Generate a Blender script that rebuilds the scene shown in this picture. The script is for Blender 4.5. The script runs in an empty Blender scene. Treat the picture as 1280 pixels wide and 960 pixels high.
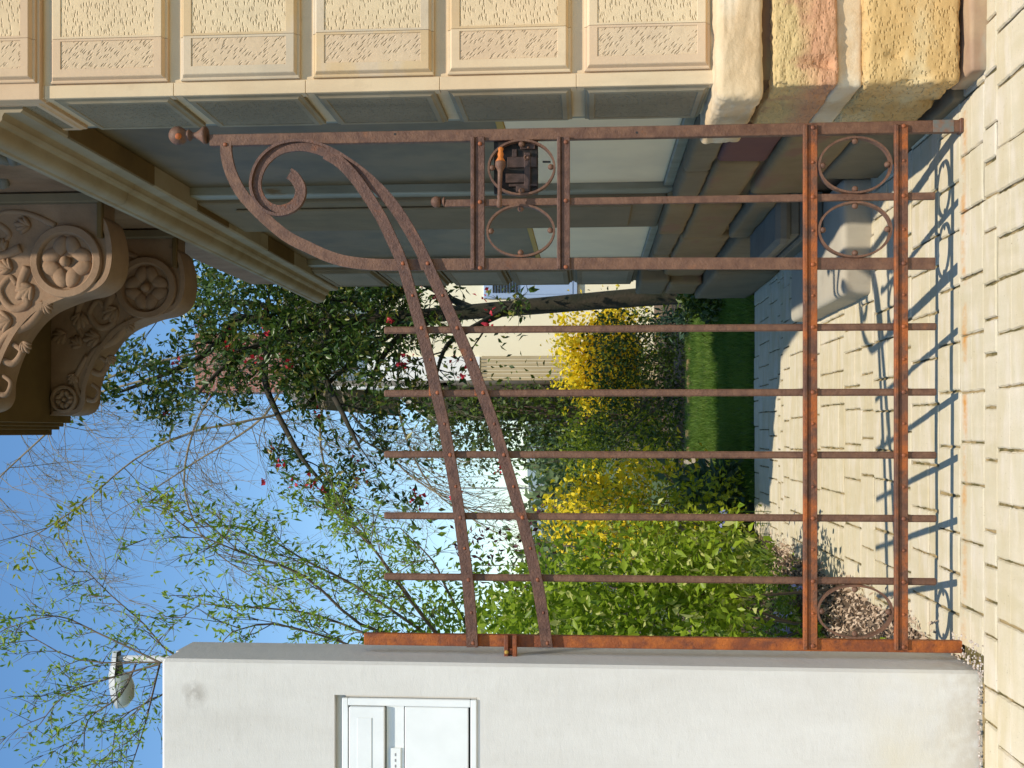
import bpy, bmesh, math, random
import numpy as np
from mathutils import Vector, Matrix, noise as mnoise
random.seed(7)
RNG = np.random.default_rng(7)
SC = bpy.context.scene
COL = SC.collection
PI = math.pi
# ------------------------------------------------------------------ camera
F = 1350.0; CH = 1.05; PT = math.atan(95.0 / F)
cp, sp = math.cos(PT), math.sin(PT)
cd = bpy.data.cameras.new('camera'); cam = bpy.data.objects.new('camera', cd); COL.objects.link(cam)
cd.sensor_width = 36; cd.lens = F / 1280 * 36; cd.shift_y = 60 / 1280; cd.clip_start = .05; cd.clip_end = 2000
UPV = Vector((0, -sp, cp)); FW = Vector((0, cp, sp)); RT = Vector((1, 0, 0))
m = Matrix.Identity(4)
for i in range(3):
    m[i][0] = -UPV[i]; m[i][1] = RT[i]; m[i][2] = -FW[i]
m.translation = Vector((0, 0, CH)); cam.matrix_world = m      # the photograph was taken with the camera on its side
SC.camera = cam
# ------------------------------------------------------------------ light
SUN_DIR = Vector((-.11, .555, -1)).normalized()
elev = math.asin(-SUN_DIR.z); az = math.atan2(-SUN_DIR.x, -SUN_DIR.y)
w = bpy.data.worlds.new('World'); SC.world = w; w.use_nodes = True
nt = w.node_tree; nt.nodes.clear()
o_ = nt.nodes.new('ShaderNodeOutputWorld'); bg = nt.nodes.new('ShaderNodeBackground'); sk = nt.nodes.new('ShaderNodeTexSky')
sk.sky_type = 'NISHITA'; sk.sun_disc = False; sk.sun_elevation = elev; sk.sun_rotation = az
sk.air_density = 1.25; sk.dust_density = .05; sk.ozone_density = 2.2
bg.inputs[1].default_value = .125
hsv = nt.nodes.new('ShaderNodeHueSaturation'); hsv.inputs['Saturation'].default_value = 1.2; hsv.inputs['Value'].default_value = 1.42
nt.links.new(sk.outputs[0], hsv.inputs['Color']); nt.links.new(hsv.outputs[0], bg.inputs[0]); nt.links.new(bg.outputs[0], o_.inputs[0])
ld = bpy.data.lights.new('sun', 'SUN'); ld.energy = 4.9; ld.angle = math.radians(.5); ld.color = (1, .925, .78)
lo = bpy.data.objects.new('sun', ld); COL.objects.link(lo); lo.rotation_euler = SUN_DIR.to_track_quat('-Z', 'Y').to_euler()
SC.view_settings.view_transform = 'Standard'; SC.view_settings.look = 'None'; SC.view_settings.exposure = -0.03
SC.view_settings.gamma = 1
# ------------------------------------------------------------------ helpers
def at(x, y, Y):
    """point of the place seen at photo pixel (x, y) at distance Y"""
    a = (540 - y) / F; b = (640 - x) / F; t = Y / (cp - b * sp)
    return Vector((a * t, Y, CH + (sp + b * cp) * t))
def gnd(x, y):
    a = (540 - y) / F; b = (640 - x) / F; Z = sp + b * cp; t = CH / -Z
    return Vector((a * t, (cp - b * sp) * t, 0))
def project(p):
    d = Vector(p) - Vector((0, 0, CH)); f = d.dot(FW)
    if f < .1: return None
    return 640 - F * d.dot(UPV) / f, 540 - F * d.x / f
W = {}
def worg(o): return W.get(o.name, Vector((0, 0, 0))) if o else Vector((0, 0, 0))
def tag(o, label=None, cat=None, group=None, kind=None):
    if label: o['label'] = label
    if cat: o['category'] = cat
    if group: o['group'] = group
    if kind: o['kind'] = kind
    return o
def thing(name, loc, label, cat, group=None):
    o = bpy.data.objects.new(name, None); COL.objects.link(o); o.location = loc; o.empty_display_size = .1
    W[o.name] = Vector(loc); return tag(o, label, cat, group)
class MB:
    def __init__(s): s.v = []; s.f = []; s.t = []
    def add(s, vs, fs, tint=None):
        n = len(s.v); s.v += [tuple(q) for q in vs]; s.f += [tuple(i + n for i in q) for q in fs]
        if tint is not None: s.t += [tint] * len(vs)
        return s
    def box(s, x0, x1, y0, y1, z0, z1):
        return s.add([(x0,y0,z0),(x1,y0,z0),(x1,y1,z0),(x0,y1,z0),(x0,y0,z1),(x1,y0,z1),(x1,y1,z1),(x0,y1,z1)],
                     [(0,3,2,1),(4,5,6,7),(0,1,5,4),(1,2,6,5),(2,3,7,6),(3,0,4,7)])
    def cbox(s, x0, x1, y0, y1, z0, z1, c=.004):
        """box with chamfered edges"""
        bm = bmesh.new(); bmesh.ops.create_cube(bm, size=1)
        for v in bm.verts: v.co = Vector(((x0+x1)/2 + v.co.x*(x1-x0), (y0+y1)/2 + v.co.y*(y1-y0), (z0+z1)/2 + v.co.z*(z1-z0)))
        bmesh.ops.bevel(bm, geom=bm.edges[:], offset=c, segments=1, affect='EDGES')
        bm.verts.index_update()
        s.add([v.co[:] for v in bm.verts], [[v.index for v in f.verts] for f in bm.faces]); bm.free(); return s
    def rough(s, x0, x1, y0, y1, z0, z1, r=.03, amp=.006, fr=9, seed=0, cut=14, tool=0):
        """worn stone: rounded box, lumpy surface"""
        r = min(r, (x1-x0)*.49, (y1-y0)*.49, (z1-z0)*.49)
        bm = bmesh.new(); bmesh.ops.create_cube(bm, size=1)
        bmesh.ops.subdivide_edges(bm, edges=bm.edges[:], cuts=cut, use_grid_fill=True)
        off = Vector((seed * 3.1, seed * 1.7, seed * 2.3))
        for v in bm.verts:
            # pull grid lines toward the edges so that the rounding is resolved
            q = Vector([math.copysign(abs(2 * c_) ** .7, c_) / 2 for c_ in v.co])
            p = Vector(((x0+x1)/2 + q.x*(x1-x0), (y0+y1)/2 + q.y*(y1-y0), (z0+z1)/2 + q.z*(z1-z0)))
            k = Vector((min(max(p.x, x0+r), x1-r), min(max(p.y, y0+r), y1-r), min(max(p.z, z0+r), z1-r)))
            d = p - k; nrm = d.normalized() if d.length > 1e-6 else Vector((0, 0, 1))
            if d.length > 1e-6: p = k + nrm * min(r, d.length if d.length < r else r)
            n1 = mnoise.noise(p * fr + off); n2 = mnoise.noise(p * fr * 3.3 + off); n3 = abs(mnoise.noise(p * fr * 4.5 + off)) * 2
            n4 = mnoise.noise(Vector((p.x * 22, p.y * 22, p.z * 9)) + off * 2); dent = max(0, n4 - .34) * .05 if tool else 0
            p += nrm * (amp * (n1 + .45 * n2) - tool * n3 - dent)
            v.co = p
        bm.verts.index_update()
        s.add([v.co[:] for v in bm.verts], [[v.index for v in f.verts] for f in bm.faces]); bm.free(); return s
    def tube(s, pts, rad, n=6, tint=None):
        pts = [Vector(p) for p in pts]
        if not hasattr(rad, '__len__'): rad = [rad] * len(pts)
        vs = []; fs = []; prev = None
        for i, p in enumerate(pts):
            d = (pts[min(i+1, len(pts)-1)] - pts[max(i-1, 0)])
            d = d.normalized() if d.length > 1e-9 else Vector((0, 0, 1))
            a = prev if prev else (Vector((1, 0, 0)) if abs(d.x) < .8 else Vector((0, 1, 0)))
            a = a - d * a.dot(d); a = a.normalized() if a.length > 1e-6 else d.orthogonal().normalized()
            prev = a; b = d.cross(a)
            for k in range(n):
                t = 2 * PI * k / n; vs.append(p + (a * math.cos(t) + b * math.sin(t)) * rad[i])
        for i in range(len(pts) - 1):
            for k in range(n):
                q = i * n + k; q2 = i * n + (k + 1) % n; fs.append((q, q2, q2 + n, q + n))
        fs.append(tuple(range(n))[::-1]); fs.append(tuple(range((len(pts)-1)*n, len(pts)*n)))
        return s.add(vs, fs, tint)
    def lathe(s, prof, org, axis=Vector((0, 0, 1)), n=16):
        axis = axis.normalized(); a = axis.orthogonal().normalized(); b = axis.cross(a); vs = []; fs = []
        for r, h in prof:
            for k in range(n):
                t = 2 * PI * k / n; vs.append(Vector(org) + axis * h + (a * math.cos(t) + b * math.sin(t)) * max(r, 1e-4))
        for i in range(len(prof) - 1):
            for k in range(n):
                q = i * n + k; q2 = i * n + (k + 1) % n; fs.append((q, q2, q2 + n, q + n))
        fs.append(tuple(range(n))[::-1]); fs.append(tuple(range((len(prof)-1)*n, len(prof)*n)))
        return s.add(vs, fs)
    def ball(s, c, r, n=10, sc=(1, 1, 1), rot=None):
        vs = []; fs = []; R = rot or Matrix.Identity(3); h = n // 2
        vs.append((0, 0, 1))
        for i in range(1, h):
            for k in range(n): vs.append((math.sin(PI*i/h)*math.cos(2*PI*k/n), math.sin(PI*i/h)*math.sin(2*PI*k/n), math.cos(PI*i/h)))
        vs.append((0, 0, -1)); L = len(vs) - 1
        for k in range(n): fs.append((0, 1 + k, 1 + (k+1) % n)); fs.append((L, L - n + (k+1) % n, L - n + k))
        for i in range(h - 2):
            for k in range(n): a = 1 + i*n + k; b = 1 + i*n + (k+1) % n; fs.append((a, a + n, b + n, b))
        return s.add([Vector(c) + R @ Vector((v[0]*r*sc[0], v[1]*r*sc[1], v[2]*r*sc[2])) for v in vs], fs)
    def extrude(s, poly, y0, y1):
        """polygon in (X, Z) given depth along Y"""
        n = len(poly); s.add([(p[0], y0, p[1]) for p in poly] + [(p[0], y1, p[1]) for p in poly],
            [tuple(range(n)), tuple(range(2*n-1, n-1, -1))] + [(i, i + n, (i+1) % n + n, (i+1) % n) for i in range(n)]); return s
    def run(s, prof, y0, y1):
        """open profile in (X, Z) closed against its own ends, run along Y"""
        return s.extrude(prof, y0, y1)
    def flatpath(s, pts, wd, th, y, rib=None):
        """flat bar of width wd (in the gate's plane X-Z) and thickness th following 2-D points, front face at y.
        rib = (offset, width, height) an extra raised edge"""
        P = [Vector((p[0], p[1])) for p in pts]; secs = []
        def strip(o0, o1, ya, yb):
            vs = []; fs = []
            for i, p in enumerate(P):
                d = P[min(i+1, len(P)-1)] - P[max(i-1, 0)]; d.normalize(); nn = Vector((-d.y, d.x))
                a = p + nn * o0; b = p + nn * o1
                vs += [(a.x, ya, a.y), (b.x, ya, b.y), (b.x, yb, b.y), (a.x, yb, a.y)]
            for i in range(len(P) - 1):
                for k in range(4):
                    q = 4*i + k; q2 = 4*i + (k+1) % 4; fs.append((q, q2, q2 + 4, q + 4))
            fs.append((3, 2, 1, 0)); L = 4 * (len(P) - 1); fs.append((L, L+1, L+2, L+3))
            s.add(vs, fs)
        strip(-wd/2, wd/2, y, y + th)
        if rib: strip(rib[0] - rib[1]/2, rib[0] + rib[1]/2, y - rib[2], y - .0002)
        return s
    def build(s, name, mat, parent=None, smooth=False, origin=None, auto=None):
        me = bpy.data.meshes.new(name); o = bpy.data.objects.new(name, me); COL.objects.link(o)
        if parent: org = worg(parent); o.parent = parent
        else: org = Vector(origin) if origin is not None else Vector((0, 0, 0)); o.location = org
        W[o.name] = org
        V = np.array([tuple(v) for v in s.v], dtype=np.float64) - np.array(org)
        me.from_pydata(V.tolist(), [], s.f); me.update()
        if s.t and len(s.t) == len(s.v):
            at_ = me.attributes.new('tint', 'FLOAT', 'POINT'); at_.data.foreach_set('value', np.array(s.t, dtype=np.float32))
        if mat: me.materials.append(mat)
        if smooth: me.polygons.foreach_set('use_smooth', [True] * len(me.polygons))
        if auto:
            bm = bmesh.new(); bm.from_mesh(me); bmesh.ops.recalc_face_normals(bm, faces=bm.faces)
            for f in bm.faces: f.smooth = True
            for e in bm.edges:
                if len(e.link_faces) == 2 and e.calc_face_angle(0) > auto: e.smooth = False
            bm.to_mesh(me); bm.free()
        else:
            bm = bmesh.new(); bm.from_mesh(me); bmesh.ops.recalc_face_normals(bm, faces=bm.faces); bm.to_mesh(me); bm.free()
        return o
def clone(src, loc, parent, name=None):
    """shares the mesh of src; its mesh is local round (0,0,0)"""
    c = bpy.data.objects.new(name or src.name.split('.')[0], src.data); COL.objects.link(c); c.parent = parent
    c.location = Vector(loc) - worg(parent); W[c.name] = Vector(loc); return c
def curve(pts, n=6):
    """Catmull-Rom through points"""
    P = [Vector(p) for p in pts]; out = []
    for i in range(len(P) - 1):
        p0 = P[max(i-1, 0)]; p1 = P[i]; p2 = P[i+1]; p3 = P[min(i+2, len(P)-1)]
        for k in range(n):
            t = k / n; out.append(.5 * ((2*p1) + (-p0+p2)*t + (2*p0-5*p1+4*p2-p3)*t*t + (-p0+3*p1-3*p2+p3)*t**3))
    out.append(P[-1]); return out
# ------------------------------------------------------------------ materials
class N:
    def __init__(s, name):
        s.m = bpy.data.materials.new(name); s.m.use_nodes = True; s.t = s.m.node_tree; s.t.nodes.clear()
        s.out = s.t.nodes.new('ShaderNodeOutputMaterial'); s.p = s.t.nodes.new('ShaderNodeBsdfPrincipled')
        s.t.links.new(s.p.outputs[0], s.out.inputs[0]); s.geo = s.t.nodes.new('ShaderNodeNewGeometry')
    def n(s, k, **kw):
        d = s.t.nodes.new(k)
        for a, b in kw.items():
            if a.startswith('i_'):
                key = a[2:]; key = int(key) if key.isdigit() else key.replace('_', ' ')
                if hasattr(b, 'outputs') or isinstance(b, bpy.types.NodeSocket): s.t.links.new(b if isinstance(b, bpy.types.NodeSocket) else b.outputs[0], d.inputs[key])
                else: d.inputs[key].default_value = b
            else: setattr(d, a, b)
        return d
    def l(s, a, b): s.t.links.new(a, b)
    def pos(s, sc=(1, 1, 1), rot=(0, 0, 0)):
        mp = s.n('ShaderNodeMapping'); s.l(s.geo.outputs['Position'], mp.inputs[0]); mp.inputs['Scale'].default_value = sc; mp.inputs['Rotation'].default_value = rot
        return mp.outputs[0]
    def noise(s, sc, det=3, stretch=(1, 1, 1), rough=.55, rot=(0, 0, 0)):
        q = s.n('ShaderNodeTexNoise'); s.l(s.pos(stretch, rot), q.inputs['Vector']); q.inputs['Scale'].default_value = sc; q.inputs['Detail'].default_value = det; q.inputs['Roughness'].default_value = rough
        return q.outputs['Fac']
    def ramp(s, fac, a, b, va=0, vb=1):
        r = s.n('ShaderNodeMapRange'); r.clamp = True; s.l(fac, r.inputs[0]); r.inputs[1].default_value = a; r.inputs[2].default_value = b; r.inputs[3].default_value = va; r.inputs[4].default_value = vb; return r.outputs[0]
    def mix(s, fac, a, b):
        q = s.n('ShaderNodeMix', data_type='RGBA')
        if isinstance(fac, (int, float)): q.inputs[0].default_value = fac
        else: s.l(fac, q.inputs[0])
        for i, c in ((6, a), (7, b)):
            if isinstance(c, bpy.types.NodeSocket): s.l(c, q.inputs[i])
            else: q.inputs[i].default_value = (*c, 1)
        return q.outputs[2]
    def math(s, op, a, b=0.0):
        q = s.n('ShaderNodeMath', operation=op)
        for i, c in ((0, a), (1, b)):
            if isinstance(c, bpy.types.NodeSocket): s.l(c, q.inputs[i])
            else: q.inputs[i].default_value = c
        return q.outputs[0]
    def color(s, c):
        if isinstance(c, bpy.types.NodeSocket): s.l(c, s.p.inputs['Base Color'])
        else: s.p.inputs['Base Color'].default_value = (*c, 1)
    def bump(s, h, dist, strength=1):
        b = s.n('ShaderNodeBump'); s.l(h, b.inputs['Height']); b.inputs['Distance'].default_value = dist; b.inputs['Strength'].default_value = strength; s.l(b.outputs[0], s.p.inputs['Normal'])
def simple(name, c, rough=.7, metal=0, c2=None, sc=6, lo=.4, hi=.65, bump=0, bsc=120, stretch=(1, 1, 1), c3=None, sc3=2, lo3=.5, hi3=.7, spec=.4):
    k = N(name); k.p.inputs['Roughness'].default_value = rough; k.p.inputs['Metallic'].default_value = metal; k.p.inputs['Specular IOR Level'].default_value = spec
    col = c
    if c2: col = k.mix(k.ramp(k.noise(sc, 5, stretch), lo, hi), col, c2)
    if c3: col = k.mix(k.ramp(k.noise(sc3, 4, stretch), lo3, hi3), col, c3)
    k.color(col)
    if bump: k.bump(k.noise(bsc, 4), bump)
    return k.m
def leafmat(name, a, b, rough=.5, trans=.3, c=None):
    k = N(name); att = k.n('ShaderNodeAttribute', attribute_name='tint')
    col = k.mix(k.ramp(att.outputs['Fac'], 0, .85), a, b)
    if c: col = k.mix(k.ramp(att.outputs['Fac'], .84, .9), col, c)
    k.color(col); k.p.inputs['Roughness'].default_value = rough; k.p.inputs['Specular IOR Level'].default_value = .35
    tr = k.n('ShaderNodeBsdfTranslucent'); hs = k.n('ShaderNodeHueSaturation'); hs.inputs['Value'].default_value = 1.3; k.l(col, hs.inputs['Color']); k.l(hs.outputs[0], tr.inputs[0])
    mx = k.n('ShaderNodeMixShader'); mx.inputs[0].default_value = trans; k.l(k.p.outputs[0], mx.inputs[1]); k.l(tr.outputs[0], mx.inputs[2]); k.l(mx.outputs[0], k.out.inputs[0])
    return k.m
def stone(name, c, c2, rough=.85, tool=None, c3=None, dist=.004, sc=5, grain=.0008):
    """sandstone: blotches, grain, optional tool marks: tool = (scale, stretch, rotation)"""
    k = N(name); k.p.inputs['Roughness'].default_value = rough; k.p.inputs['Specular IOR Level'].default_value = .2
    col = k.mix(k.ramp(k.noise(sc, 6), .35, .68), c, c2)
    if c3: col = k.mix(k.ramp(k.noise(3.1, 5, (1, 1, 2.4)), .52, .62), col, c3)
    g = k.noise(420, 2); col = k.mix(k.ramp(g, .3, .75, 0, .22), col, tuple(x * .55 for x in c))
    dk = k.noise(22, 5); col = k.mix(k.ramp(dk, .6, .78, 0, .35), col, tuple(x * .6 for x in c2))
    ln = k.noise(4.2, 5, (2.6, 2.6, .5), .6); col = k.mix(k.ramp(ln, .55, .75, 0, .4), col, tuple(x * .68 for x in c2))
    wn = k.noise(1.7, 3); col = k.mix(k.ramp(wn, .38, .6, 0, .35), col, (c[0] * 1.0, c[1] * .86, c[2] * .78))
    k.color(col); h = k.math('MULTIPLY', g, .12)
    if tool:
        m1 = k.n('ShaderNodeMapping'); k.l(k.geo.outputs['Position'], m1.inputs[0]); m1.inputs['Rotation'].default_value = tool[2]
        m2 = k.n('ShaderNodeMapping'); k.l(m1.outputs[0], m2.inputs[0]); m2.inputs['Scale'].default_value = tool[1]
        q = k.n('ShaderNodeTexVoronoi'); k.l(m2.outputs[0], q.inputs['Vector']); q.inputs['Scale'].default_value = tool[0]
        t = k.math('ADD', k.ramp(q.outputs['Distance'], .12, .42), k.math('MULTIPLY', k.noise(35, 3), .5)); h = k.math('ADD', h, t)
    else: h = k.math('ADD', h, k.math('MULTIPLY', k.noise(60, 4), .35))
    k.bump(h, dist); return k.m
S_FACE = stone('sandstone_dressed', (.70, .56, .37), (.62, .47, .30), dist=.0016)
S_FACE2 = stone('sandstone_dressed_ochre', (.64, .48, .28), (.56, .40, .23), c3=(.60, .49, .36), dist=.0016)
S_FACE3 = stone('sandstone_dressed_grey', (.64, .53, .38), (.58, .46, .32), c3=(.52, .43, .31), dist=.0016)
S_PINK = stone('sandstone_pink', (.65, .485, .32), (.60, .43, .285), dist=.0016)
S_TOOL = stone('sandstone_tooled', (.74, .585, .37), (.66, .51, .32), tool=(125, (.40, .5, 1.1), (0, math.radians(8), 0)), dist=.0042)
S_TOOL2 = stone('sandstone_tooled_slanting', (.66, .505, .33), (.60, .45, .30), tool=(125, (.36, .5, 1.15), (0, math.radians(-48), 0)), dist=.0036)
S_SIDE = stone('sandstone_pecked_shaded', (.30, .25, .17), (.235, .195, .13), tool=(95, (1, 1, 1), (0, 0, 0)), dist=.003)  # front stone repeated darker, passage shade put into the colour
S_GREY = stone('sandstone_grey_shaded', (.225, .175, .105), (.165, .13, .08), dist=.0015)  # sandstone lowered in colour to deepen the shade along the passage
S_PALE = stone('sandstone_pale_moulding', (.36, .31, .22), (.27, .205, .12), dist=.001)  # block frame and cornice stone, colour darkened for the shaded passage side
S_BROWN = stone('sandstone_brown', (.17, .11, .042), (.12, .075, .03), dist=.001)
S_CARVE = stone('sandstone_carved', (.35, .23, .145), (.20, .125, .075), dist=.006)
S_CAP = stone('plinth_stone_cream', (.68, .53, .34), (.60, .41, .22), c3=(.70, .59, .42), dist=.007)
S_YEL = stone('plinth_stone_yellow', (.62, .43, .19), (.54, .345, .135), tool=(115, (.55, .6, 1.0), (0, math.radians(5), 0)), c3=(.62, .49, .27), dist=.0036)
S_FOOT = stone('footing_stone', (.52, .38, .22), (.32, .20, .13), c3=(.36, .32, .24), dist=.002)
k = N('plinth_stone_red_banded'); k.p.inputs['Roughness'].default_value = .9
sz = k.n('ShaderNodeSeparateXYZ'); k.l(k.geo.outputs['Position'], sz.inputs[0])
hz = k.math('ADD', sz.outputs[2], k.math('MULTIPLY', k.noise(7, 4), -.11))
col = k.mix(k.ramp(hz, .37, .43), (.55, .285, .15), (.56, .40, .18)); col = k.mix(k.ramp(k.noise(14, 5), .55, .75), col, (.44, .22, .12))
k.color(col); vr = k.n('ShaderNodeTexVoronoi'); k.l(k.pos((.55, .6, 1)), vr.inputs['Vector']); vr.inputs['Scale'].default_value = 115
k.bump(k.math('ADD', k.ramp(vr.outputs['Distance'], .12, .42, 0, .7), k.noise(120, 4)), .0036); S_RED = k.m
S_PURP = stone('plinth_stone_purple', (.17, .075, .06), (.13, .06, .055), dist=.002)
S_OCHRE = stone('plinth_stone_ochre_shaded', (.27, .19, .095), (.20, .13, .06), c3=(.25, .13, .08), dist=.003)  # plinth stone with the passage shade mixed into its ochre
S_BLUE = stone('blue_grey_stone', (.20, .185, .15), (.15, .14, .115), dist=.001)
CONC = stone('worn_concrete', (.46, .42, .33), (.40, .36, .29), dist=.001)
# rust
def rustmat(name, a, b, c, lo=.52, hi=.66, bump=.0012):
    k = N(name); col = k.mix(k.ramp(k.noise(38, 6), .35, .65), a, b)
    col = k.mix(k.ramp(k.noise(13, 5, rough=.65), lo, hi), col, c)
    col = k.mix(k.ramp(k.noise(260, 3), .56, .7, 0, .55), col, tuple(x * .4 for x in a)); k.color(col)
    k.p.inputs['Roughness'].default_value = .62; k.p.inputs['Specular IOR Level'].default_value = .45
    k.bump(k.math('ADD', k.noise(150, 4), k.math('MULTIPLY', k.noise(520, 2), .4)), bump); return k.m
RUST = rustmat('rust_brown', (.155, .074, .048), (.09, .042, .029), (.27, .08, .02), .60, .74, .003)
RUSTR = rustmat('rust_brown_orange_bloom', (.165, .072, .038), (.10, .042, .027), (.36, .095, .018), .44, .62, .0026)
RUST2 = rustmat('rust_brown_smooth', (.18, .088, .050), (.11, .05, .030), (.26, .09, .028), .62, .80, .002)
RUSTO = rustmat('rust_orange', (.27, .070, .016), (.155, .045, .02), (.42, .115, .016), .47, .63, .002)
RIVET = rustmat('rust_rivet', (.24, .08, .035), (.16, .06, .035), (.36, .10, .03), .45, .6)
ORKNOB = rustmat('rust_orange_knob', (.46, .10, .015), (.30, .07, .02), (.55, .16, .02), .45, .6)
LOCKM = simple('lock_black_iron', (.012, .010, .009), .55, .3, c2=(.05, .03, .022), sc=60)
LOCKP = simple('lock_inner_iron', (.085, .05, .042), .5, .4, c2=(.045, .027, .022), sc=50, bump=.0006)
GREYP = simple('old_grey_paint', (.13, .14, .13), .6, c2=(.2, .1, .06), sc=60)
# white wall render
k = N('white_render'); col = k.mix(k.ramp(k.noise(3.0, 7, (1.8, 1, .6), .68), .40, .78), (.64, .615, .575), (.55, .52, .475))
sz = k.n('ShaderNodeSeparateXYZ'); k.l(k.geo.outputs['Position'], sz.inputs[0])
col = k.mix(k.math('MULTIPLY', k.ramp(sz.outputs[2], .34, .22), k.ramp(k.noise(5, 4), .35, .75)), col, (.60, .54, .42))
dv = k.n('ShaderNodeVectorMath', operation='DISTANCE'); k.l(k.geo.outputs['Position'], dv.inputs[0]); dv.inputs[1].default_value = at(243, 868, 2.987)
col = k.mix(k.math('MULTIPLY', k.ramp(dv.outputs['Value'], .045, .012), k.ramp(k.noise(40, 4), .35, .6)), col, (.40, .37, .33))
col = k.mix(k.ramp(k.noise(55, 6), .70, .78, 0, .5), col, (.42, .39, .34)); k.color(col); k.p.inputs['Roughness'].default_value = .85
tw = k.noise(11, 6, (1, 1, 2.2), .7); col2 = k.mix(k.ramp(tw, .58, .76, 0, .35), col, (.47, .44, .39))
splash = k.math('MULTIPLY', k.ramp(sz.outputs[2], .16, .0), k.ramp(k.noise(30, 5), .35, .6)); col2 = k.mix(k.math('MULTIPLY', splash, .55), col2, (.42, .35, .26)); k.color(col2)
k.bump(k.math('ADD', k.math('MULTIPLY', k.noise(420, 3), .4), k.math('MULTIPLY', tw, 1.5)), .0010); WALLW = k.m
BOXW = simple('white_enamel', (.80, .81, .80), .3, c2=(.74, .75, .74), sc=8)
DARKG = simple('dark_gap', (.03, .03, .03), .9); TEXT = simple('grey_print', (.25, .25, .26), .7)
# window paints, glass
FRAMEP = simple('frame_paint_grey_green', (.26, .245, .18), .5, c2=(.18, .165, .115), sc=9, stretch=(1, 1, .3), c3=(.20, .13, .06), lo3=.66, hi3=.72, sc3=12)
FRAMEW = simple('frame_paint_pale_sky_tint', (.62, .66, .68), .5, c2=(.5, .53, .54), sc=9)  # bluish cast of reflected sky put into the white paint
CREAMP = simple('cream_board', (.80, .66, .44), .6, c2=(.72, .59, .40), sc=4)
OCHREP = simple('ochre_edge', (.42, .26, .05), .7)
GLASS = simple('old_window_glass', (.165, .115, .058), .5, c2=(.11, .08, .042), sc=5, spec=.14)
# paving
k = N('paver_concrete'); oi = k.n('ShaderNodeObjectInfo')
col = k.mix(oi.outputs['Random'], (.60, .53, .385), (.53, .455, .30))
col = k.mix(k.ramp(k.noise(9, 5, (2.5, .6, 1)), .4, .7, 0, .7), col, (.66, .57, .43))
col = k.mix(k.ramp(k.noise(2.6, 4, (1, 3.6, 1), .6), .42, .62, 0, .6), col, (.53, .44, .27))
col = k.mix(k.ramp(k.noise(3.1, 3, (1.3, 4, 1), .6), .5, .65, 0, .5), col, (.68, .60, .50))
col = k.mix(k.ramp(k.noise(480, 3), .45, .8, 0, .5), col, (.42, .35, .235))
col = k.mix(k.ramp(k.noise(130, 2), .70, .74, 0, .6), col, (.22, .17, .10))
sz = k.n('ShaderNodeSeparateXYZ'); k.l(k.geo.outputs['Position'], sz.inputs[0])
dy = k.math('ABSOLUTE', k.math('SUBTRACT', sz.outputs[1], 3.105))
st = k.math('MULTIPLY', k.ramp(k.math('ADD', dy, k.math('MULTIPLY', k.noise(60, 3), .012)), .034, .010), k.ramp(k.noise(9, 5, (1, .5, 1), .7), .44, .64))
col = k.mix(k.math('MULTIPLY', st, .95), col, (.56, .25, .05)); k.color(col)
k.p.inputs['Roughness'].default_value = .9; k.p.inputs['Specular IOR Level'].default_value = .2
k.bump(k.noise(420, 3), .0012); PAV = k.m
JOINT = simple('joint_sand_and_moss', (.34, .25, .12), .95, c2=(.11, .09, .03), sc=14, lo=.42, hi=.58, bump=.003, bsc=200)
SOIL = simple('garden_soil', (.085, .055, .035), .95, c2=(.13, .09, .06), sc=20, bump=.01, bsc=60)
GRASSB = simple('lawn_base', (.045, .07, .014), .9, c2=(.11, .09, .04), sc=9)
GROUND = simple('ground_far', (.06, .09, .03), .95, c2=(.09, .09, .05), sc=.3)
BARK = simple('bark_dark', (.045, .034, .02), .9, c2=(.02, .022, .010), sc=12, bump=.006, bsc=45, stretch=(1, 1, .4))
BARKT = simple('bark_twig_brown', (.16, .12, .085), .85, c2=(.11, .085, .06), sc=10)
BARKY = simple('bark_twig_pale', (.27, .22, .14), .85, c2=(.18, .14, .09), sc=10)
TWIGR = simple('twig_reddish', (.22, .13, .10), .85)
L_CAM = leafmat('leaf_dark_glossy', (.025, .058, .010), (.085, .14, .022), .35, .28, (.20, .19, .035))
L_FRESH = leafmat('leaf_fresh', (.13, .24, .02), (.28, .40, .045), .5, .42)
L_HEDGE = leafmat('leaf_laurel', (.12, .21, .010), (.33, .44, .035), .42, .46, (.60, .62, .22))
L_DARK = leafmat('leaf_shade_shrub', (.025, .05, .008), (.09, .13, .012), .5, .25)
L_MID = leafmat('leaf_mid', (.17, .22, .008), (.36, .40, .02), .5, .35)
L_YEL = leafmat('forsythia_flower', (.72, .52, .012), (.84, .68, .03), .6, .35)
L_YG = leafmat('leaf_yellow_green', (.16, .2, .02), (.28, .31, .03), .5, .35)
L_BLUEG = leafmat('leaf_blue_green', (.045, .09, .05), (.09, .15, .08), .45, .3)
L_GRASS = leafmat('grass_blade', (.05, .12, .010), (.15, .23, .03), .6, .3)
L_RED = leafmat('camellia_flower', (.45, .012, .03), (.60, .04, .06), .5, .25)
L_BLUE = leafmat('blue_petal', (.30, .34, .68), (.5, .52, .8), .6, .3)
L_DEAD = leafmat('dead_leaf', (.34, .23, .15), (.60, .46, .34), .8, .1)
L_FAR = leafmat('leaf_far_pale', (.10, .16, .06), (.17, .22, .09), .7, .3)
L_PURP = leafmat('leaf_purple', (.06, .02, .025), (.10, .035, .04), .6, .2)
PEB = simple('pebble', (.42, .33, .27), .8, c2=(.6, .53, .46), sc=70, lo=.45, hi=.55)
HOUSEC = simple('house_cream_render', (.88, .80, .58), .85, c2=(.84, .76, .55), sc=.6)
HOUSEW = simple('house_white_render', (.85, .85, .82), .85)
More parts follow.
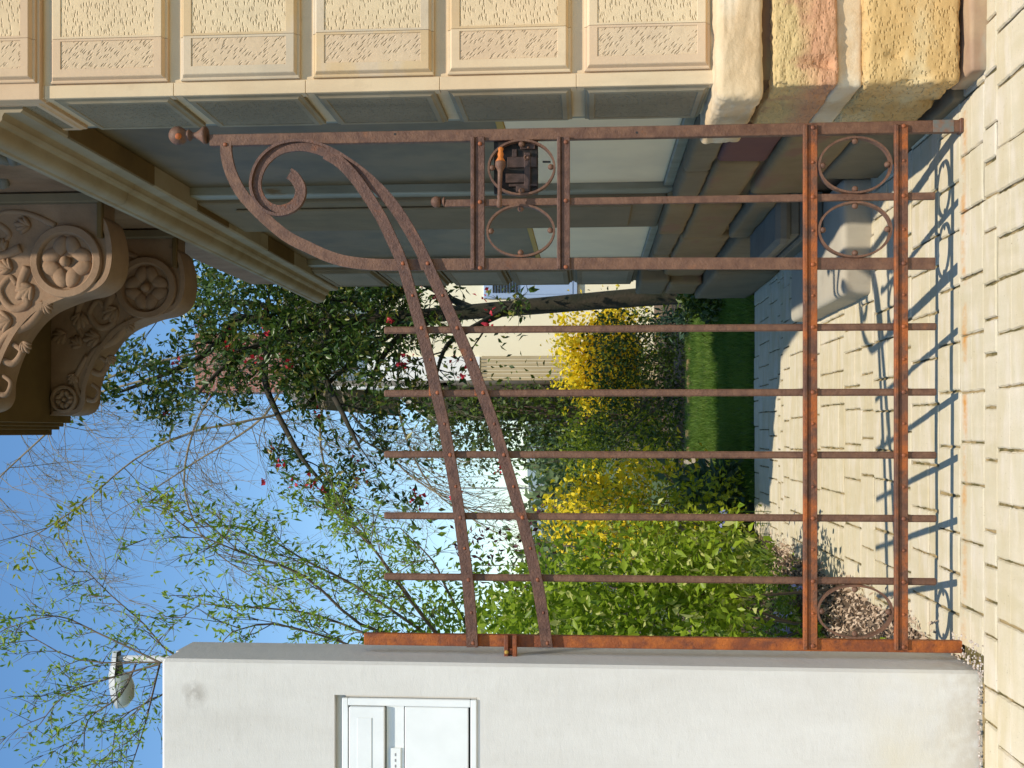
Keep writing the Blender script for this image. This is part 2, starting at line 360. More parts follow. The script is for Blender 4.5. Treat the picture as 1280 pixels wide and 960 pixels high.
HOUSET = simple('tan_fence', (.50, .40, .24), .85, c2=(.43, .34, .2), sc=2)
SHUT = simple('shutter_blue', (.33, .43, .60), .5); ROOFM = simple('roof_slate', (.13, .12, .10), .8, c2=(.17, .14, .11), sc=3)
BRICK = N('chimney_brick'); bt = BRICK.n('ShaderNodeTexBrick'); mp = BRICK.pos((1, 1, 1), (PI/2, 0, 0)); BRICK.l(mp, bt.inputs[0])
bt.inputs['Color1'].default_value = (.36, .12, .08, 1); bt.inputs['Color2'].default_value = (.28, .09, .06, 1); bt.inputs['Mortar'].default_value = (.3, .24, .2, 1); bt.inputs['Scale'].default_value = 4
BRICK.color(bt.outputs[0]); BRICK = BRICK.m
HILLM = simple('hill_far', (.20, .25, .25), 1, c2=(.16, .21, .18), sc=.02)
LAMPG = simple('lamp_grey', (.42, .43, .42), .5); LAMPGL = simple('lamp_bowl', (.62, .65, .60), .2)
TIMB = simple('dark_timber', (.06, .045, .03), .8); VERGE = simple('pale_bargeboard', (.5, .45, .38), .7)
# ------------------------------------------------------------------ the setting: ground, paving, lawn, bed, hill
tag(MB().add([(-600, -60, -.06), (600, -60, -.06), (600, 900, -.06), (-600, 900, -.06)], [(0, 1, 2, 3)]).build('ground', GROUND), kind='structure')
pav = MB(); PB = -.0085
pav.add([(-3.5, -.5, PB), (3.5, -.5, PB), (3.5, 3.0, PB), (-3.5, 3.0, PB)], [(0, 1, 2, 3)])
pav.add([(-.66, 3.0, PB), (1.0, 3.0, PB), (1.0, 6.95, PB), (-.66, 6.95, PB)], [(0, 1, 2, 3)])
pav = tag(pav.build('paving', JOINT), kind='structure')
def paver_mesh(wd, dp, rows, rr):
    """paver top with worn, uneven edges; two-row pavers carry a shallow false joint"""
    c = .0035; h = .05; jt = lambda a: rr.uniform(-a, a)
    ny = 5 * rows; ys = [0, c] + [dp * q / ny for q in range(1, ny)] + [dp - c, dp]
    if rows == 2: ys = sorted(ys + [dp/2 - .0025, dp/2 + .0025])
    nx_ = max(2, int(wd / .04)); xs = [0, c] + [wd * q / nx_ for q in range(1, nx_)] + [wd - c, wd]
    vs = []; W_ = len(xs)
    e0 = [jt(.0016) for _ in ys]; e1 = [jt(.0016) for _ in ys]; f0 = [jt(.0010) for _ in xs]; f1 = [jt(.0010) for _ in xs]
    for j, y in enumerate(ys):
        for i, x in enumerate(xs):
            z = jt(.0004); X, Y = x, y
            if i in (0, 1): X += e0[j]
            if i in (W_ - 1, W_ - 2): X += e1[j]
            if j in (0, 1): Y += f0[i]
            if j in (len(ys) - 1, len(ys) - 2): Y += f1[i]
            if i in (0, W_ - 1) or j in (0, len(ys) - 1): z = -.004 + jt(.001)
            elif rows == 2 and abs(y - dp/2) < .0005: z = -.003
            vs.append((X, Y, z))
    fs = [(j*W_+i, j*W_+i+1, (j+1)*W_+i+1, (j+1)*W_+i) for j in range(len(ys)-1) for i in range(W_ - 1)]
    n = len(vs); vs += [(0, 0, -h), (wd, 0, -h), (wd, dp, -h), (0, dp, -h)]; L = len(ys) - 1
    fs.append(tuple([n + 1, n] + [i for i in range(W_)])); fs.append(tuple([n + 3, n + 2] + [L*W_ + i for i in range(W_ - 1, -1, -1)]))
    fs.append(tuple([n, n + 3] + [j*W_ for j in range(L, -1, -1)])); fs.append(tuple([n + 2, n + 1] + [j*W_ + W_ - 1 for j in range(L + 1)]))
    return vs, fs
RH = .0925; blocks = []; y = 1.2; r = random.Random(3); last = None
while y < 6.85:
    rows = 2 if r.random() < .74 else 1
    dp = RH * rows
    if y < 2.93: xa, xb = -2.6, 2.8
    elif y + dp < 3.26: xa, xb = -.60, .985
    else: xa, xb = -.64, .96
    if y + dp > 2.95 and y < 2.93: xa, xb = -2.6, 2.8
    x = xa - r.random() * .12; seq = []
    if last and last[1] == (xa, xb) and r.random() < .42: x = last[0][0]; keep = last[0][1][:]     # joints carried over from the row before
    else: keep = []
    xs0 = x
    while x < xb:
        wd = r.choice([.105, .116, .139, .139, .16, .16, .185] if rows == 2 else [.092, .139, .139, .185])
        if keep: wd = keep.pop(0)
        seq.append(wd)
        x1 = min(x + wd, xb)
        if x1 - max(x, xa) > .02: blocks.append((max(x, xa), x1, y, dp, rows))
        x += wd
    last = ((xs0, seq), (xa, xb)); y += dp
vis = []
for b_ in blocks:
    q = project(((b_[0]+b_[1])/2, b_[2] + b_[3]/2, 0)); ok = q is not None and -30 < q[0] < 1310 and -40 < q[1] < 1000
    vis.append(b_[2] if ok else 99)
order = sorted(range(len(blocks)), key=lambda i: vis[i]); single = set([i for i in order if vis[i] < 50][:285]); meshes = {}
rest = MB()
for i, (x0, x1, y0, dp, rows) in enumerate(blocks):
    g = .0068; dz = r.uniform(-.003, .0025); wd = round(x1 - x0 - g, 3)
    if i in single:
        key = (wd, rows, r.randrange(3))
        if key not in meshes:
            vs, fs = paver_mesh(wd, dp - .0030, rows, r); me = bpy.data.meshes.new('paver'); me.from_pydata(vs, [], fs); me.materials.append(PAV); meshes[key] = me
        o = bpy.data.objects.new('paver', meshes[key]); COL.objects.link(o); o.parent = pav
        o.location = (x0 + g/2, y0 + .001, dz); o.rotation_euler = (r.uniform(-.004, .004), r.uniform(-.004, .004), r.uniform(-.012, .012))
    else:
        vs, fs = paver_mesh(wd, dp - .0030, rows, r); rest.add([(a + x0 + g/2, b + y0 + .001, c + dz) for a, b, c in vs], fs)
o = rest.build('outer_pavers', PAV, pav); o['kind'] = 'stuff'
# lawn and bed
b = MB(); nx, ny = 30, 24
for j in range(ny + 1):
    for i in range(nx + 1):
        X = -.45 + 5.5 * i / nx; Y = 6.97 + 4.2 * j / ny; b.v.append((X, Y, -.01 + .02 * mnoise.noise(Vector((X, Y, 0)) * 1.2) + .05 * max(0, (Y - 7.2) / 3.4)))
b.f = [(j*(nx+1)+i, j*(nx+1)+i+1, (j+1)*(nx+1)+i+1, (j+1)*(nx+1)+i) for j in range(ny) for i in range(nx)]
tag(b.build('lawn', GRASSB, smooth=True), kind='structure')
def bedz(X, Y): return -.012 + .09 * min(1, max(0, (-.63 - X) / .35)) + .02 * mnoise.noise(Vector((X, Y, 1)) * 4)
b = MB(); nx, ny = 40, 60
for j in range(ny + 1):
    for i in range(nx + 1):
        X = -3.2 + 2.575 * i / nx; Y = 3.26 + 9 * j / ny; b.v.append((X, Y, bedz(X, Y)))
b.f = [(j*(nx+1)+i, j*(nx+1)+i+1, (j+1)*(nx+1)+i+1, (j+1)*(nx+1)+i) for j in range(ny) for i in range(nx)]
tag(b.build('garden_bed', SOIL, smooth=True), kind='structure')
b = MB(); b.box(-.625, 6, 11.2, 30, -.05, .02); b.box(-9, -3.2, 3.3, 30, -.05, .02)
tag(b.build('garden_ground', SOIL), kind='structure')
b = MB(); n = 90
for i in range(n + 1):
    X = -380 + 760 * i / n
    hh = 17 + 9 * mnoise.noise(Vector((X * .008, 3, 0))) + 2.5 * mnoise.noise(Vector((X * .05, 7, 0)))
    b.v += [(X, 330, -1), (X, 350, hh * .8), (X, 420, hh + 8)]
b.f = [(3*i + k, 3*i + 3 + k, 3*i + 4 + k, 3*i + 1 + k) for i in range(n) for k in range(2)]
tag(b.build('hill', HILLM, smooth=True), kind='structure')
# ------------------------------------------------------------------ white garden wall with letterbox
XW = -.6417; YW = 2.987; HW = 2.259
gw = thing('garden_wall', (-1.8, 3.1, 0), 'tall white rendered garden wall beside the hinge side of the rusty gate', 'wall')
nL = at(418, 868.5, YW); nR = at(600, 868.5, YW); zt, zb, xr = nL.z, nR.z, nL.x; xl = xr - .41
z_0 = lambda x: at(x, 880, YW).z; z_x = lambda y: at(500, y, YW).x
b = MB()
def chwall(x0, x1, y0, y1, z0, z1, c=.012):
    b.cbox(x0, x1, y0, y1, z0, z1, c)
b.box(-3.4, XW - .002, YW + .112, 3.236, -.05, HW - .001)
# front skin with an opening for the letterbox (bevelled outer corner)
c = .010
def skin(x0, x1, z0, z1): b.add([(x0, YW, z0), (x1, YW, z0), (x1, YW, z1), (x0, YW, z1)], [(0, 1, 2, 3)])
skin(-3.4, xl, -.05, HW - c); skin(xr, XW - c, -.05, HW - c); skin(xl, xr, -.05, zb); skin(xl, xr, zt, HW - c)
b.add([(XW - c, YW, -.05), (XW - .002, YW + c, -.05), (XW - .002, YW + c, HW - c), (XW - c, YW, HW - c)], [(0, 1, 2, 3)])
b.add([(XW - .002, YW + c, -.05), (XW - .002, YW + .112, -.05), (XW - .002, YW + .112, HW - c), (XW - .002, YW + c, HW - c)], [(0, 1, 2, 3)])
b.add([(-3.4, YW, HW - c), (XW - c, YW, HW - c), (XW - .002, YW + c, HW - c), (XW - c - .002, YW + c, HW - .001), (-3.4, YW + c, HW - .001)], [(0, 1, 2, 3, 4)])
b.add([(-3.4, YW + c, HW - .001), (XW - c - .002, YW + c, HW - .001), (XW - c - .002, YW + .112, HW - .001), (-3.4, YW + .112, HW - .001)], [(0, 1, 2, 3)])
b.add([(XW - c - .002, YW + c, HW - .001), (XW - .002, YW + c, HW - c), (XW - .002, YW + .112, HW - c), (XW - c - .002, YW + .112, HW - .001)], [(0, 1, 2, 3)])
for q in ([(xl, zb), (xl, zt)], [(xr, zt), (xr, zb)], [(xl, zt), (xr, zt)], [(xr, zb), (xl, zb)]):
    b.add([(q[0][0], YW, q[0][1]), (q[1][0], YW, q[1][1]), (q[1][0], YW + .1, q[1][1]), (q[0][0], YW + .1, q[0][1])], [(0, 1, 2, 3)])
b.build('wall_body', WALLW, gw)
b = MB(); b.box(xl, xr, YW + .022, YW + .09, z_0(428.5), zt); b.box(xl, xr, YW + .012, YW + .09, zb, z_0(595.5)); b.box(z_x(873.5), xr, YW + .016, YW + .09, z_0(595), z_0(429)); b.build('niche_fill', WALLW, gw)  # strips added to lighten the dark gap around the letterbox
z_ = lambda x: at(x, 880, YW).z
lb = thing('letterbox', ((xl + xr) / 2, YW + .02, zb), 'white metal letterbox set into the pale rendered wall', 'letterbox')
fo = .004
fx1 = at(500, 874, YW).x; fx0 = xl + (xr - fx1); ft, fb = z_(427), z_(595.5)
b = MB(); fw = at(500, 883.5, YW).x - fx1; fw = abs(fw)
b.cbox(fx0, fx1, YW + .004, YW + .03, ft - fw*.8, ft, .002); b.cbox(fx0, fx1, YW + .004, YW + .03, fb, fb + fw*.8, .002)
b.cbox(fx0, fx0 + fw, YW + .004, YW + .03, fb + fw*.8, ft - fw*.8, .002); b.cbox(fx1 - fw, fx1, YW + .004, YW + .03, fb + fw*.8, ft - fw*.8, .002)
b.build('frame', BOXW, lb)
MB().box(fx0 + .004, fx1 - .004, YW + .030, YW + .09, fb + .004, ft - .004).build('body', DARKG, lb)
ix0, ix1 = fx0 + fw + .0015, fx1 - fw - .0015
b = MB(); b.cbox(ix0, ix1, YW - .004, YW + .012, z_(481), z_(436.5), .0025); b.cbox(ix0 + .03, ix1 - .03, YW - .006, YW - .0042, z_(465), z_(447), .0006); b.build('flap', BOXW, lb)
b = MB(); b.cbox(ix0, ix1, YW + .012, YW + .026, z_(504), z_(482), .001); b.build('name_strip', BOXW, lb)
b = MB(); b.cbox(ix0, ix1, YW + .006, YW + .024, z_(585), z_(505.5), .002); dr = b.build('door', BOXW, lb)
b = MB(); px1 = at(490, 936, YW).x; npl = MB().cbox(px1 - .075, px1, YW + .006, YW + .0125, z_(500.5), z_(487), .001).build('name_plate', BOXW, lb)
b = MB()
for q in range(3): b.box(px1 - .022 - q*.016, px1 - .014 - q*.016, YW + .0052, YW + .006, z_(494.6), z_(493))
b.build('printed_marks', TEXT, npl)
# gravel along the wall
b = MB(); r = random.Random(5)
for i in range(520):
    if r.random() < .25: X = r.uniform(-.66, -.57); Y = r.uniform(2.95, 3.2)
    else: X = r.uniform(-2.4, -.62); Y = YW - abs(r.gauss(0, .011)) - .002
    s_ = r.uniform(.002, .0058); rot = Matrix.Rotation(r.uniform(0, 3), 3, 'Z') @ Matrix.Rotation(r.uniform(0, 3), 3, 'X')
    b.ball((X, Y, s_ * .5), s_, 6, (1, r.uniform(.6, .9), .6), rot)
tag(b.build('gravel', PEB), 'loose pinkish gravel along the foot of the white wall', 'gravel', kind='stuff')
# ------------------------------------------------------------------ gate
YG = 3.118
def g2(x, y): q = at(x, y, YG); return (q.x, q.z)
gate = thing('garden_gate', (.87, YG, 0), 'rusty wrought iron garden gate with scroll top, vertical bars and round finials', 'gate')
ME = {}
def shared(name, mb, mat, smooth=True):
    me = bpy.data.meshes.new(name); me.from_pydata([tuple(v) for v in mb.v], [], mb.f); me.materials.append(mat)
    if smooth: me.polygons.foreach_set('use_smooth', [True] * len(me.polygons))
    return me
ME['rivet'] = shared('rivet', MB().lathe([(.0062, 0), (.006, -.0018), (.0045, -.0038), (.002, -.0048)], (0, 0, 0), Vector((0, 1, 0)), 10), RIVET)
ME['boss'] = shared('boss', MB().ball((0, 0, 0), .0088, 12), RUST2)
def put(key, loc, parent, name=None):
    o = bpy.data.objects.new(name or key, ME[key]); COL.objects.link(o); o.parent = parent; o.location = Vector(loc) - worg(parent); return o
PX = .00231   # metres per photo pixel at the gate
def vbar(name, xa, ya, xb, yb, wd, th, y0, mat, taper=True):
    a = at(xa, ya, YG); c = at(xb, yb, YG); xm = (a.x + c.x) / 2; b = MB(); z0, z1 = sorted((a.z, c.z)); hw = wd / 2
    if taper: b.cbox(xm - hw, xm + hw, y0, y0 + th, z0, z1, .004)
    else: b.cbox(xm - hw, xm + hw, y0, y0 + th, z0, z1, .0015)
    return b.build(name, mat, gate), xm
bars = {}
BX = {'C': 410.5, 'D': 491, 'E': 568.5, 'F': 646.5, 'G': 724}
for kx, yy in BX.items():
    ztop = 480; o, xm = vbar('bar', ztop, yy, 1171, yy, .0205, .012, YG - .002, RUST2); bars[kx] = xm
# left post
o, XL = vbar('hinge_post', 455, 803.5, 1203, 804, .034, .022, YG - .002, RUSTO, False)
# right post
rp, XR = vbar('lock_post', 262, 166.5, 1203, 166.5, .0335, .022, YG - .002, RUST2, False)
a = at(1176, 160, YG); MB().cbox(XR - .0172, XR + .0172, YG - .0032, YG - .0022, at(1192, 160, YG).z, at(1166, 160, YG).z, .0004).build('paint_patch', GREYP, rp)
MB().cbox(XR - .019, XR + .021, YG - .006, YG + .026, -.002, .008, .002).build('foot', RUST, rp)
for (x_, y_) in ((494, 168), (796, 166), (372, 185), (528, 327)):
    q = at(x_, y_, YG); MB().lathe([(.0035, 0), (.0035, .0006)], (q.x, YG - (.0027 if y_ in (168, 166) else .0095), q.z), Vector((0, 1, 0)), 10).build('bolt_hole', DARKG, rp)
# finials
def finial(xball, xneck, xend, yc, parent, mat, rb, rf):
    A = at(xend, yc, YG); B = at(xball, yc, YG); h = B.z - A.z; b = MB()
    b.lathe([(rf*.45, 0), (rf*.9, .001), (rf, h*.05), (rf*.95, h*.10), (rf*.6, h*.19), (rf*.34, h*.3), (rf*.34, h*.38), (rf*.62, h*.45), (rf*.66, h*.47), (rf*.6, h*.5), (rb*.5, h*.53)]
            + [(rb*math.cos(t), h - rb + rb*math.sin(t)) for t in [i*PI/14 - .85 for i in range(13)] if -.9 < t < PI/2], (A.x, YG + .009, A.z), n=20)
    return b.build('finial', mat, parent, smooth=True)
finial(210, 240, 258, 168, rp, RUST2, .0275, .0265)
q = at(224, 171, YG); MB().ball((q.x, YG - .010, q.z), .012, 10, (1, .75, 1)).build('rust_patch', ORKNOB, rp, smooth=True)
sb, XA = vbar('lock_bar', 556, 250, 1169, 249, .0205, .012, YG - .002, RUST2, False)
finial(538, 549, 556, 251.5, sb, RUST2, .0165, .0145)
# bar that curls over at its top to the lock post
pts = curve([g2(1169, 329.5), g2(1000, 329.5), g2(760, 329.5), g2(560, 330.5), g2(480, 331), g2(440, 328), g2(412, 321), g2(384, 308.5), g2(361, 297), g2(339, 280), g2(316, 258), g2(301, 240), g2(289, 217), g2(283, 194), g2(282.5, 176)], 5)
b = MB().flatpath(pts, .0335, .011, YG - .0026); cb = b.build('curled_bar', RUST2, gate, auto=.6); XB = pts[0].x
q = at(282, 181, YG); put('rivet', (q.x, YG - .0028, q.z), cb)
# rails: flat face plus a raised rib along the upper edge
RAILS = []
def hrail(xa, xb, y0, y1, name='rail', front=-.010, mt=None):
    """xa..xb are the photo x of upper and lower edge; y0..y1 its ends"""
    a = at(xa, y0, YG); c = at(xb, y1, YG); zu, zl = a.z, c.z; b = MB(); f = YG + front
    lft, rgt = c.x, a.x; h = zu - zl
    b.cbox(lft, rgt, f, f + .0075, zl, zl + h*.66, .0015); b.cbox(lft, rgt, f - .007, f + .0078, zl + h*.72, zu, .002)
    b.box(lft + .001, rgt - .001, f + .002, f + .0072, zl + h*.6, zl + h*.8)
    o = b.build(name, mt or RUST, gate, auto=.6); return o, f, (zl + zl + h*.66) / 2
r1, f1, zc1 = hrail(1116.5, 1134, 157, 812, mt=RUSTR); r2, f2, zc2 = hrail(1003, 1021, 157, 811.5, mt=RUSTR)
for rr, f_, zc in ((r1, f1, zc1), (r2, f2, zc2)):
    for X in [XR, XA, XB, XL] + list(bars.values()): put('rivet', (X, f_ - .0002, zc), rr)
    cs = sorted([XR, XA, XB, XL] + list(bars.values()))
    for i in range(len(cs) - 1):
        o = put('rivet', ((cs[i] + cs[i+1]) / 2, f_ - .0002, zc), rr); o.scale = (.72, .8, .72)
r3, f3, zc3 = hrail(589, 606, 172, 337); r4, f4, zc4 = hrail(696.5, 712.5, 172, 337)
for rr, f_, zc in ((r3, f3, zc3), (r4, f4, zc4)):
    for X in (XR - .028, XA, XB): put('rivet', (X, f_ - .0002, zc), rr)
# sweeping double rails; the lower one ends in the scroll
c1 = [(363, 218), (370, 223.5), (377, 237), (374.5, 251), (365, 260.5), (350, 264.5), (335, 259.5), (324.5, 247), (320.5, 231), (325, 212.5), (335, 198), (350, 187.5), (369, 183),
      (387.5, 184), (410, 191), (433, 204), (460, 224), (487, 251), (508, 281), (527, 315), (541, 345), (556, 377), (573, 415), (588, 450), (602, 488), (616, 527), (629, 568), (641, 608), (652, 646), (662, 685), (671, 724), (678, 765), (684, 808)]
c2 = [(408, 193), (426, 204), (445, 224), (462, 248), (478, 274), (490, 299), (502, 326), (513, 362), (527, 412), (537, 450), (546, 490), (555, 530), (562, 568), (569, 608), (575, 646), (580, 685), (585, 724), (588.5, 765), (591, 808)]
def sweep(cc, nm, fr):
    P = curve([g2(*q) for q in cc], 4); b = MB().flatpath(P, .0335, .008, YG + fr, rib=(.0125, .0080, .009))
    return b.build(nm, RUST, gate, auto=.7)
s1 = sweep(c1, 'scroll_rail', -.0115); s2 = sweep(c2, 'upper_sweep_rail', -.0195 + .0078)
import bisect
def onpath(cc, yy):
    for (xa, ya), (xb, yb) in zip(cc, cc[1:]):
        if min(ya, yb) <= yy <= max(ya, yb) and xa > 430: return xa + (xb - xa) * (yy - ya) / (yb - ya + 1e-9)
for cc, so, fr in ((c1, s1, -.0115), (c2, s2, -.0117)):
    for yy in [803] + list(BX.values()) + [330]:
        xx = onpath(cc, yy)
        if xx: q = at(xx + 1.5, yy, YG); put('rivet', (q.x, YG + fr - .0002, q.z), so)
    for yy in [370, 450, 530, 608, 685, 765]:
        xx = onpath(cc, yy); q = at(xx + 1.5, yy, YG); o = put('rivet', (q.x, YG + fr - .0002, q.z), so); o.scale = (.7, .8, .7)
q = at(322, 251, YG); 
for cc, so in ((c1, s1), (c2, s2)):    # clamps behind the second bar
    xx = onpath(cc, 491); q = at(xx - 4, 488, YG); MB().cbox(q.x - .016, q.x + .018, YG - .0135 + .004, YG + .012, q.z - .008, q.z + .013, .002).build('clamp', RUSTO, so)
# rings with four bosses
def ring(xc, yc, rz, rx):
    C_ = at(xc, yc, YG); b = MB(); n = 40; a_ = rx * PX; c_ = rz * PX; tw = .0058; vs = []; fs = []
    for i in range(n):
        t = 2 * PI * i / n
        for (k_, yy) in ((0, -.012), (tw, -.012), (tw, .010), (0, .010)):
            vs.append((C_.x + (a_ - k_) * math.cos(t), YG + yy, C_.z + (c_ - k_) * math.sin(t)))
    for i in range(n):
        for k_ in range(4):
            q = 4*i + k_; q2 = 4*i + (k_+1) % 4; z = (4*(i+1)) % (4*n); fs.append((q, q2, z + (k_+1) % 4, z + k_))
    o = b.add(vs, fs).build('ring', RUST2, gate, auto=.6)
    for dx, dz in ((1, 0), (-1, 0), (0, 1), (0, -1)):
        put('boss', (C_.x + dx * (a_ - tw - .0075), YG - .006, C_.z + dz * (c_ - tw - .0075)), o)
    return o
for xc, yc, rz, rx in ((652, 210, 42.5, 35), (651, 289, 43, 33), (1068, 207, 44.5, 35), (1068, 287.5, 44.5, 34.5), (1068, 764, 46, 33)): ring(xc, yc, rz, rx)
# lock
A = at(617, 241, YG); B = at(672, 173, YG); b = MB(); b.cbox(A.x, B.x, YG + .012, YG + .040, B.z, A.z, .002)
lk = b.build('lock', LOCKM, gate)
b = MB()
def lp(x0, y0, x1, y1, yf, th=.006):
    p = at(x0, y1, YG); q = at(x1, y0, YG); b.cbox(p.x, q.x, YG + yf, YG + yf + th, q.z, p.z, .0012)
lp(634, 195, 671, 209, .004); lp(632, 216, 655, 228, .005); lp(655, 190, 663, 240, .001); lp(636, 229, 672, 233, .003); lp(645, 232, 662, 240, .000); lp(650, 178, 669, 186, .004)
lp(640, 186, 646, 196, .002)
b.build('lock_works', LOCKP, lk)
b = MB(); q = at(658, 197, YG); b.lathe([(.008, 0), (.008, -.004), (.0045, -.0045), (.0045, -.002)], (q.x, YG + .001, q.z), Vector((0, 1, 0)), 12); q = at(660, 184, YG); b.ball((q.x, YG, q.z), .004, 8)
b.build('keyhole', RUST2, lk, smooth=True)
b = MB(); b.tube([at(678, 201, YG) + Vector((0, .012, 0)), at(688, 201, YG) + Vector((0, .012, 0))], .003, 6); b.build('latch_pin', LOCKM, lk)
HA = at(626, 184, YG - .05); HE = at(624, 260, YG - .05); L_ = (HE - HA).length
b = MB(); b.lathe([(.004, 0), (.0075, .004), (.006, .012), (.0085, .02), (.007, .028), (.0095, .033), (.0145, .042), (.0155, .049), (.0145, .056), (.010, .063), (.007, .07), (.0065, .1), (.0058, .135), (.008, .14), (.0055, .148), (.0085, .156), (.0075, L_ - .004), (.003, L_)], HA, HE - HA, 14)
HO = b.build('handle', RUST2, lk, smooth=True)
b = MB(); b.lathe([(.0042, 0), (.0079, .004), (.0063, .012), (.0089, .02), (.0074, .028), (.0098, .033), (.0148, .041)], HA + Vector((0, -.0002, 0)), HE - HA, 14); b.build('handle_tip', ORKNOB, HO, smooth=True)
q = at(624, 212, YG); b = MB(); b.tube([(q.x, YG - .045, q.z), (q.x, YG + .014, q.z)], .0055, 8); b.build('spindle', RUST2, HO, smooth=True)
# hinge fixed in the wall
q = at(639, 804, YG); b = MB(); hz = q.z
b.cbox(XW - .01, XL + .022, YG - .012, YG - .0045, hz - .018, hz + .018, .002); b.cbox(XW - .01, XL + .022, YG - .030, YG - .0122, hz + .006, hz + .0185, .002); b.cbox(XW - .01, XL + .022, YG - .030, YG - .0122, hz - .0185, hz - .006, .002)
b.cbox(XL - .035, XL - .016, YG - .026, YG - .0122, hz - .0055, hz + .0055, .002)
hg = b.build('hinge', RUSTO, gate)
q = at(634, 816, YG); MB().ball((XL - .026, YG - .033, hz + .011), .0062, 10, (1, .6, 1)).build('bolt_head', OCHREP, hg, smooth=True)
# ------------------------------------------------------------------ sandstone house
XS = .985; YF = 3.08
hs = thing('sandstone_house', (1.8, 4.5, 0), 'old sandstone house corner with panelled blocks, plinth, cornice and oriel consoles', 'house')
ZJ = [.692 + .391 * i for i in range(26)]
b = MB(); b.box(XS + .005, 3.6, YF, 3.395, .60, 6.0); b.box(1.06, 3.6, 3.395, 5.3, .05, 6.0); b.box(1.06, 3.6, 5.3, 7.1, .05, 3.3)
b.build('wall', S_FACE, hs)
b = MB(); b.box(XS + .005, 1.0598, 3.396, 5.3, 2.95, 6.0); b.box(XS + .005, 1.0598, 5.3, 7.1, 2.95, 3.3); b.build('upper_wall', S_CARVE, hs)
def raised(name, o, ax, az, nn, w_, h_, mat, d=.026, bev=.012, mrg=None, field=None, ab=(0, 0)):
    """raised panel block: o lower corner, ax/az unit axes, nn outward normal"""
    o = Vector(o); ax = Vector(ax); az = Vector(az); nn = Vector(nn); b = MB()
    def rect(i, d_, g=0):
        l_ = .0004 + g * .006 if ab[0] else i; r_ = .0004 + g * .006 if ab[1] else i      # ab: this side butts against the next block
        return [o + ax*a_ + az*c_ + nn*d_ for a_, c_ in ((l_, i), (w_-r_, i), (w_-r_, h_-i), (l_, h_-i))]
    rings = [rect(0, -.003), rect(0, .010), rect(bev*.25, .012), rect(bev*.6, .0125), rect(bev, d - .002), rect(bev + .002, d)]
    if field: rings += [rect(bev + mrg, d, 1), rect(bev + mrg + .001, d - .0022, 1.15)]
    vs = [p for q in rings for p in q]; fs = []
    for i in range(len(rings) - 1):
        for k in range(4): fs.append((4*i + k, 4*i + (k+1) % 4, 4*i + 4 + (k+1) % 4, 4*i + 4 + k))
    if not field: L = 4*(len(rings) - 1); fs.append((L, L+1, L+2, L+3))
    b.add(vs, fs); p = b.build(name, mat, hs)
    if field:
        q = rect(bev + mrg + .001, d - .0024, 1.1); f = MB().add(q, [(0, 1, 2, 3)]).build('tooled_field', field, p)
    return p
for i, z0 in enumerate(ZJ[:14]):
    zt_ = z0 + .391
    h_ = .352; zz = z0 + .016; pinkc = z0 > 2.6
    m_ = S_PINK if pinkc else (S_PINK, S_FACE2, S_PINK, S_FACE3, S_FACE)[(i * 7 + 2) % 5]; m2_ = (S_FACE2, S_FACE, S_FACE3, S_FACE, S_FACE2)[(i * 3 + 1) % 5]
    # corner quoin and its neighbours on the street front
    yo = YF - .018 if 2.6 < z0 < 2.7 else YF
    raised('ashlar_block', (XS + .038, yo, zz), (1, 0, 0), (0, 0, 1), (0, -1, 0), .124, h_, m_, mrg=.024, field=S_TOOL2, ab=(0, 1))
    raised('ashlar_block', (XS + .1625, yo, zz), (1, 0, 0), (0, 0, 1), (0, -1, 0), .60, h_, S_PINK if pinkc else m2_, mrg=.024, field=S_TOOL, ab=(1, 0))
    raised('ashlar_block', (XS + .80, yo, zz), (1, 0, 0), (0, 0, 1), (0, -1, 0), .62, h_, S_FACE, mrg=.022, field=S_TOOL)
    # passage side of the corner pier
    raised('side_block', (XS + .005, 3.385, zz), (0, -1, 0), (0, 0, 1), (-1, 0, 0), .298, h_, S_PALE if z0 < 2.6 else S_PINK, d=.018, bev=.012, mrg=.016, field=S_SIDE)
# plain edge strip of the corner, joints visible as recesses
for i, z0 in enumerate(ZJ[:14]):
    MB().cbox(XS - .004, XS + .034, YF - .006, YF + .03, z0 + .0006, z0 + .3904, .0012).build('corner_strip', S_PINK if z0 > 2.6 else S_FACE, hs)
b = MB(); b.cbox(XS - .010, 3.4, YF - .020, YF + .02, ZJ[5] + .006, ZJ[5] + .38, .002); b.build('string_course', S_PINK, hs)
# plinth
pc = at(900, 140, 2.985)
b = MB().rough(.905, 1.56, 2.975, 3.44, .572, .70, r=.022, amp=.006, fr=11, seed=1, cut=44, tool=.0022); b.build('plinth_cap', S_CAP, hs, smooth=True)
MB().rough(1.563, 2.3, 2.975, 3.3, .575, .70, r=.03, amp=.008, seed=8, cut=14).build('plinth_cap', S_CAP, hs, smooth=True)
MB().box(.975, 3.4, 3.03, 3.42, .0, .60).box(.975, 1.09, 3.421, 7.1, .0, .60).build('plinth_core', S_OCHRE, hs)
MB().rough(.942, 1.50, 2.985, 3.43, .372, .548, r=.012, amp=.006, fr=14, seed=2, cut=44, tool=.0042).build('plinth_block', S_RED, hs, smooth=True)
MB().rough(1.505, 2.3, 2.985, 3.3, .372, .548, r=.022, amp=.007, seed=3, cut=14).build('plinth_block', S_YEL, hs, smooth=True)
MB().rough(.945, 1.62, 3.006, 3.42, .30, .376, r=.012, amp=.004, seed=4, cut=20).build('plinth_block', S_CAP, hs, smooth=True)
MB().rough(.938, 1.58, 2.97, 3.43, .050, .306, r=.020, amp=.004, fr=13, seed=5, cut=44, tool=.0034).build('plinth_block', S_YEL, hs, smooth=True)
MB().rough(1.585, 2.4, 2.97, 3.3, .050, .306, r=.03, amp=.007, seed=6, cut=16).build('plinth_block', S_YEL, hs, smooth=True)
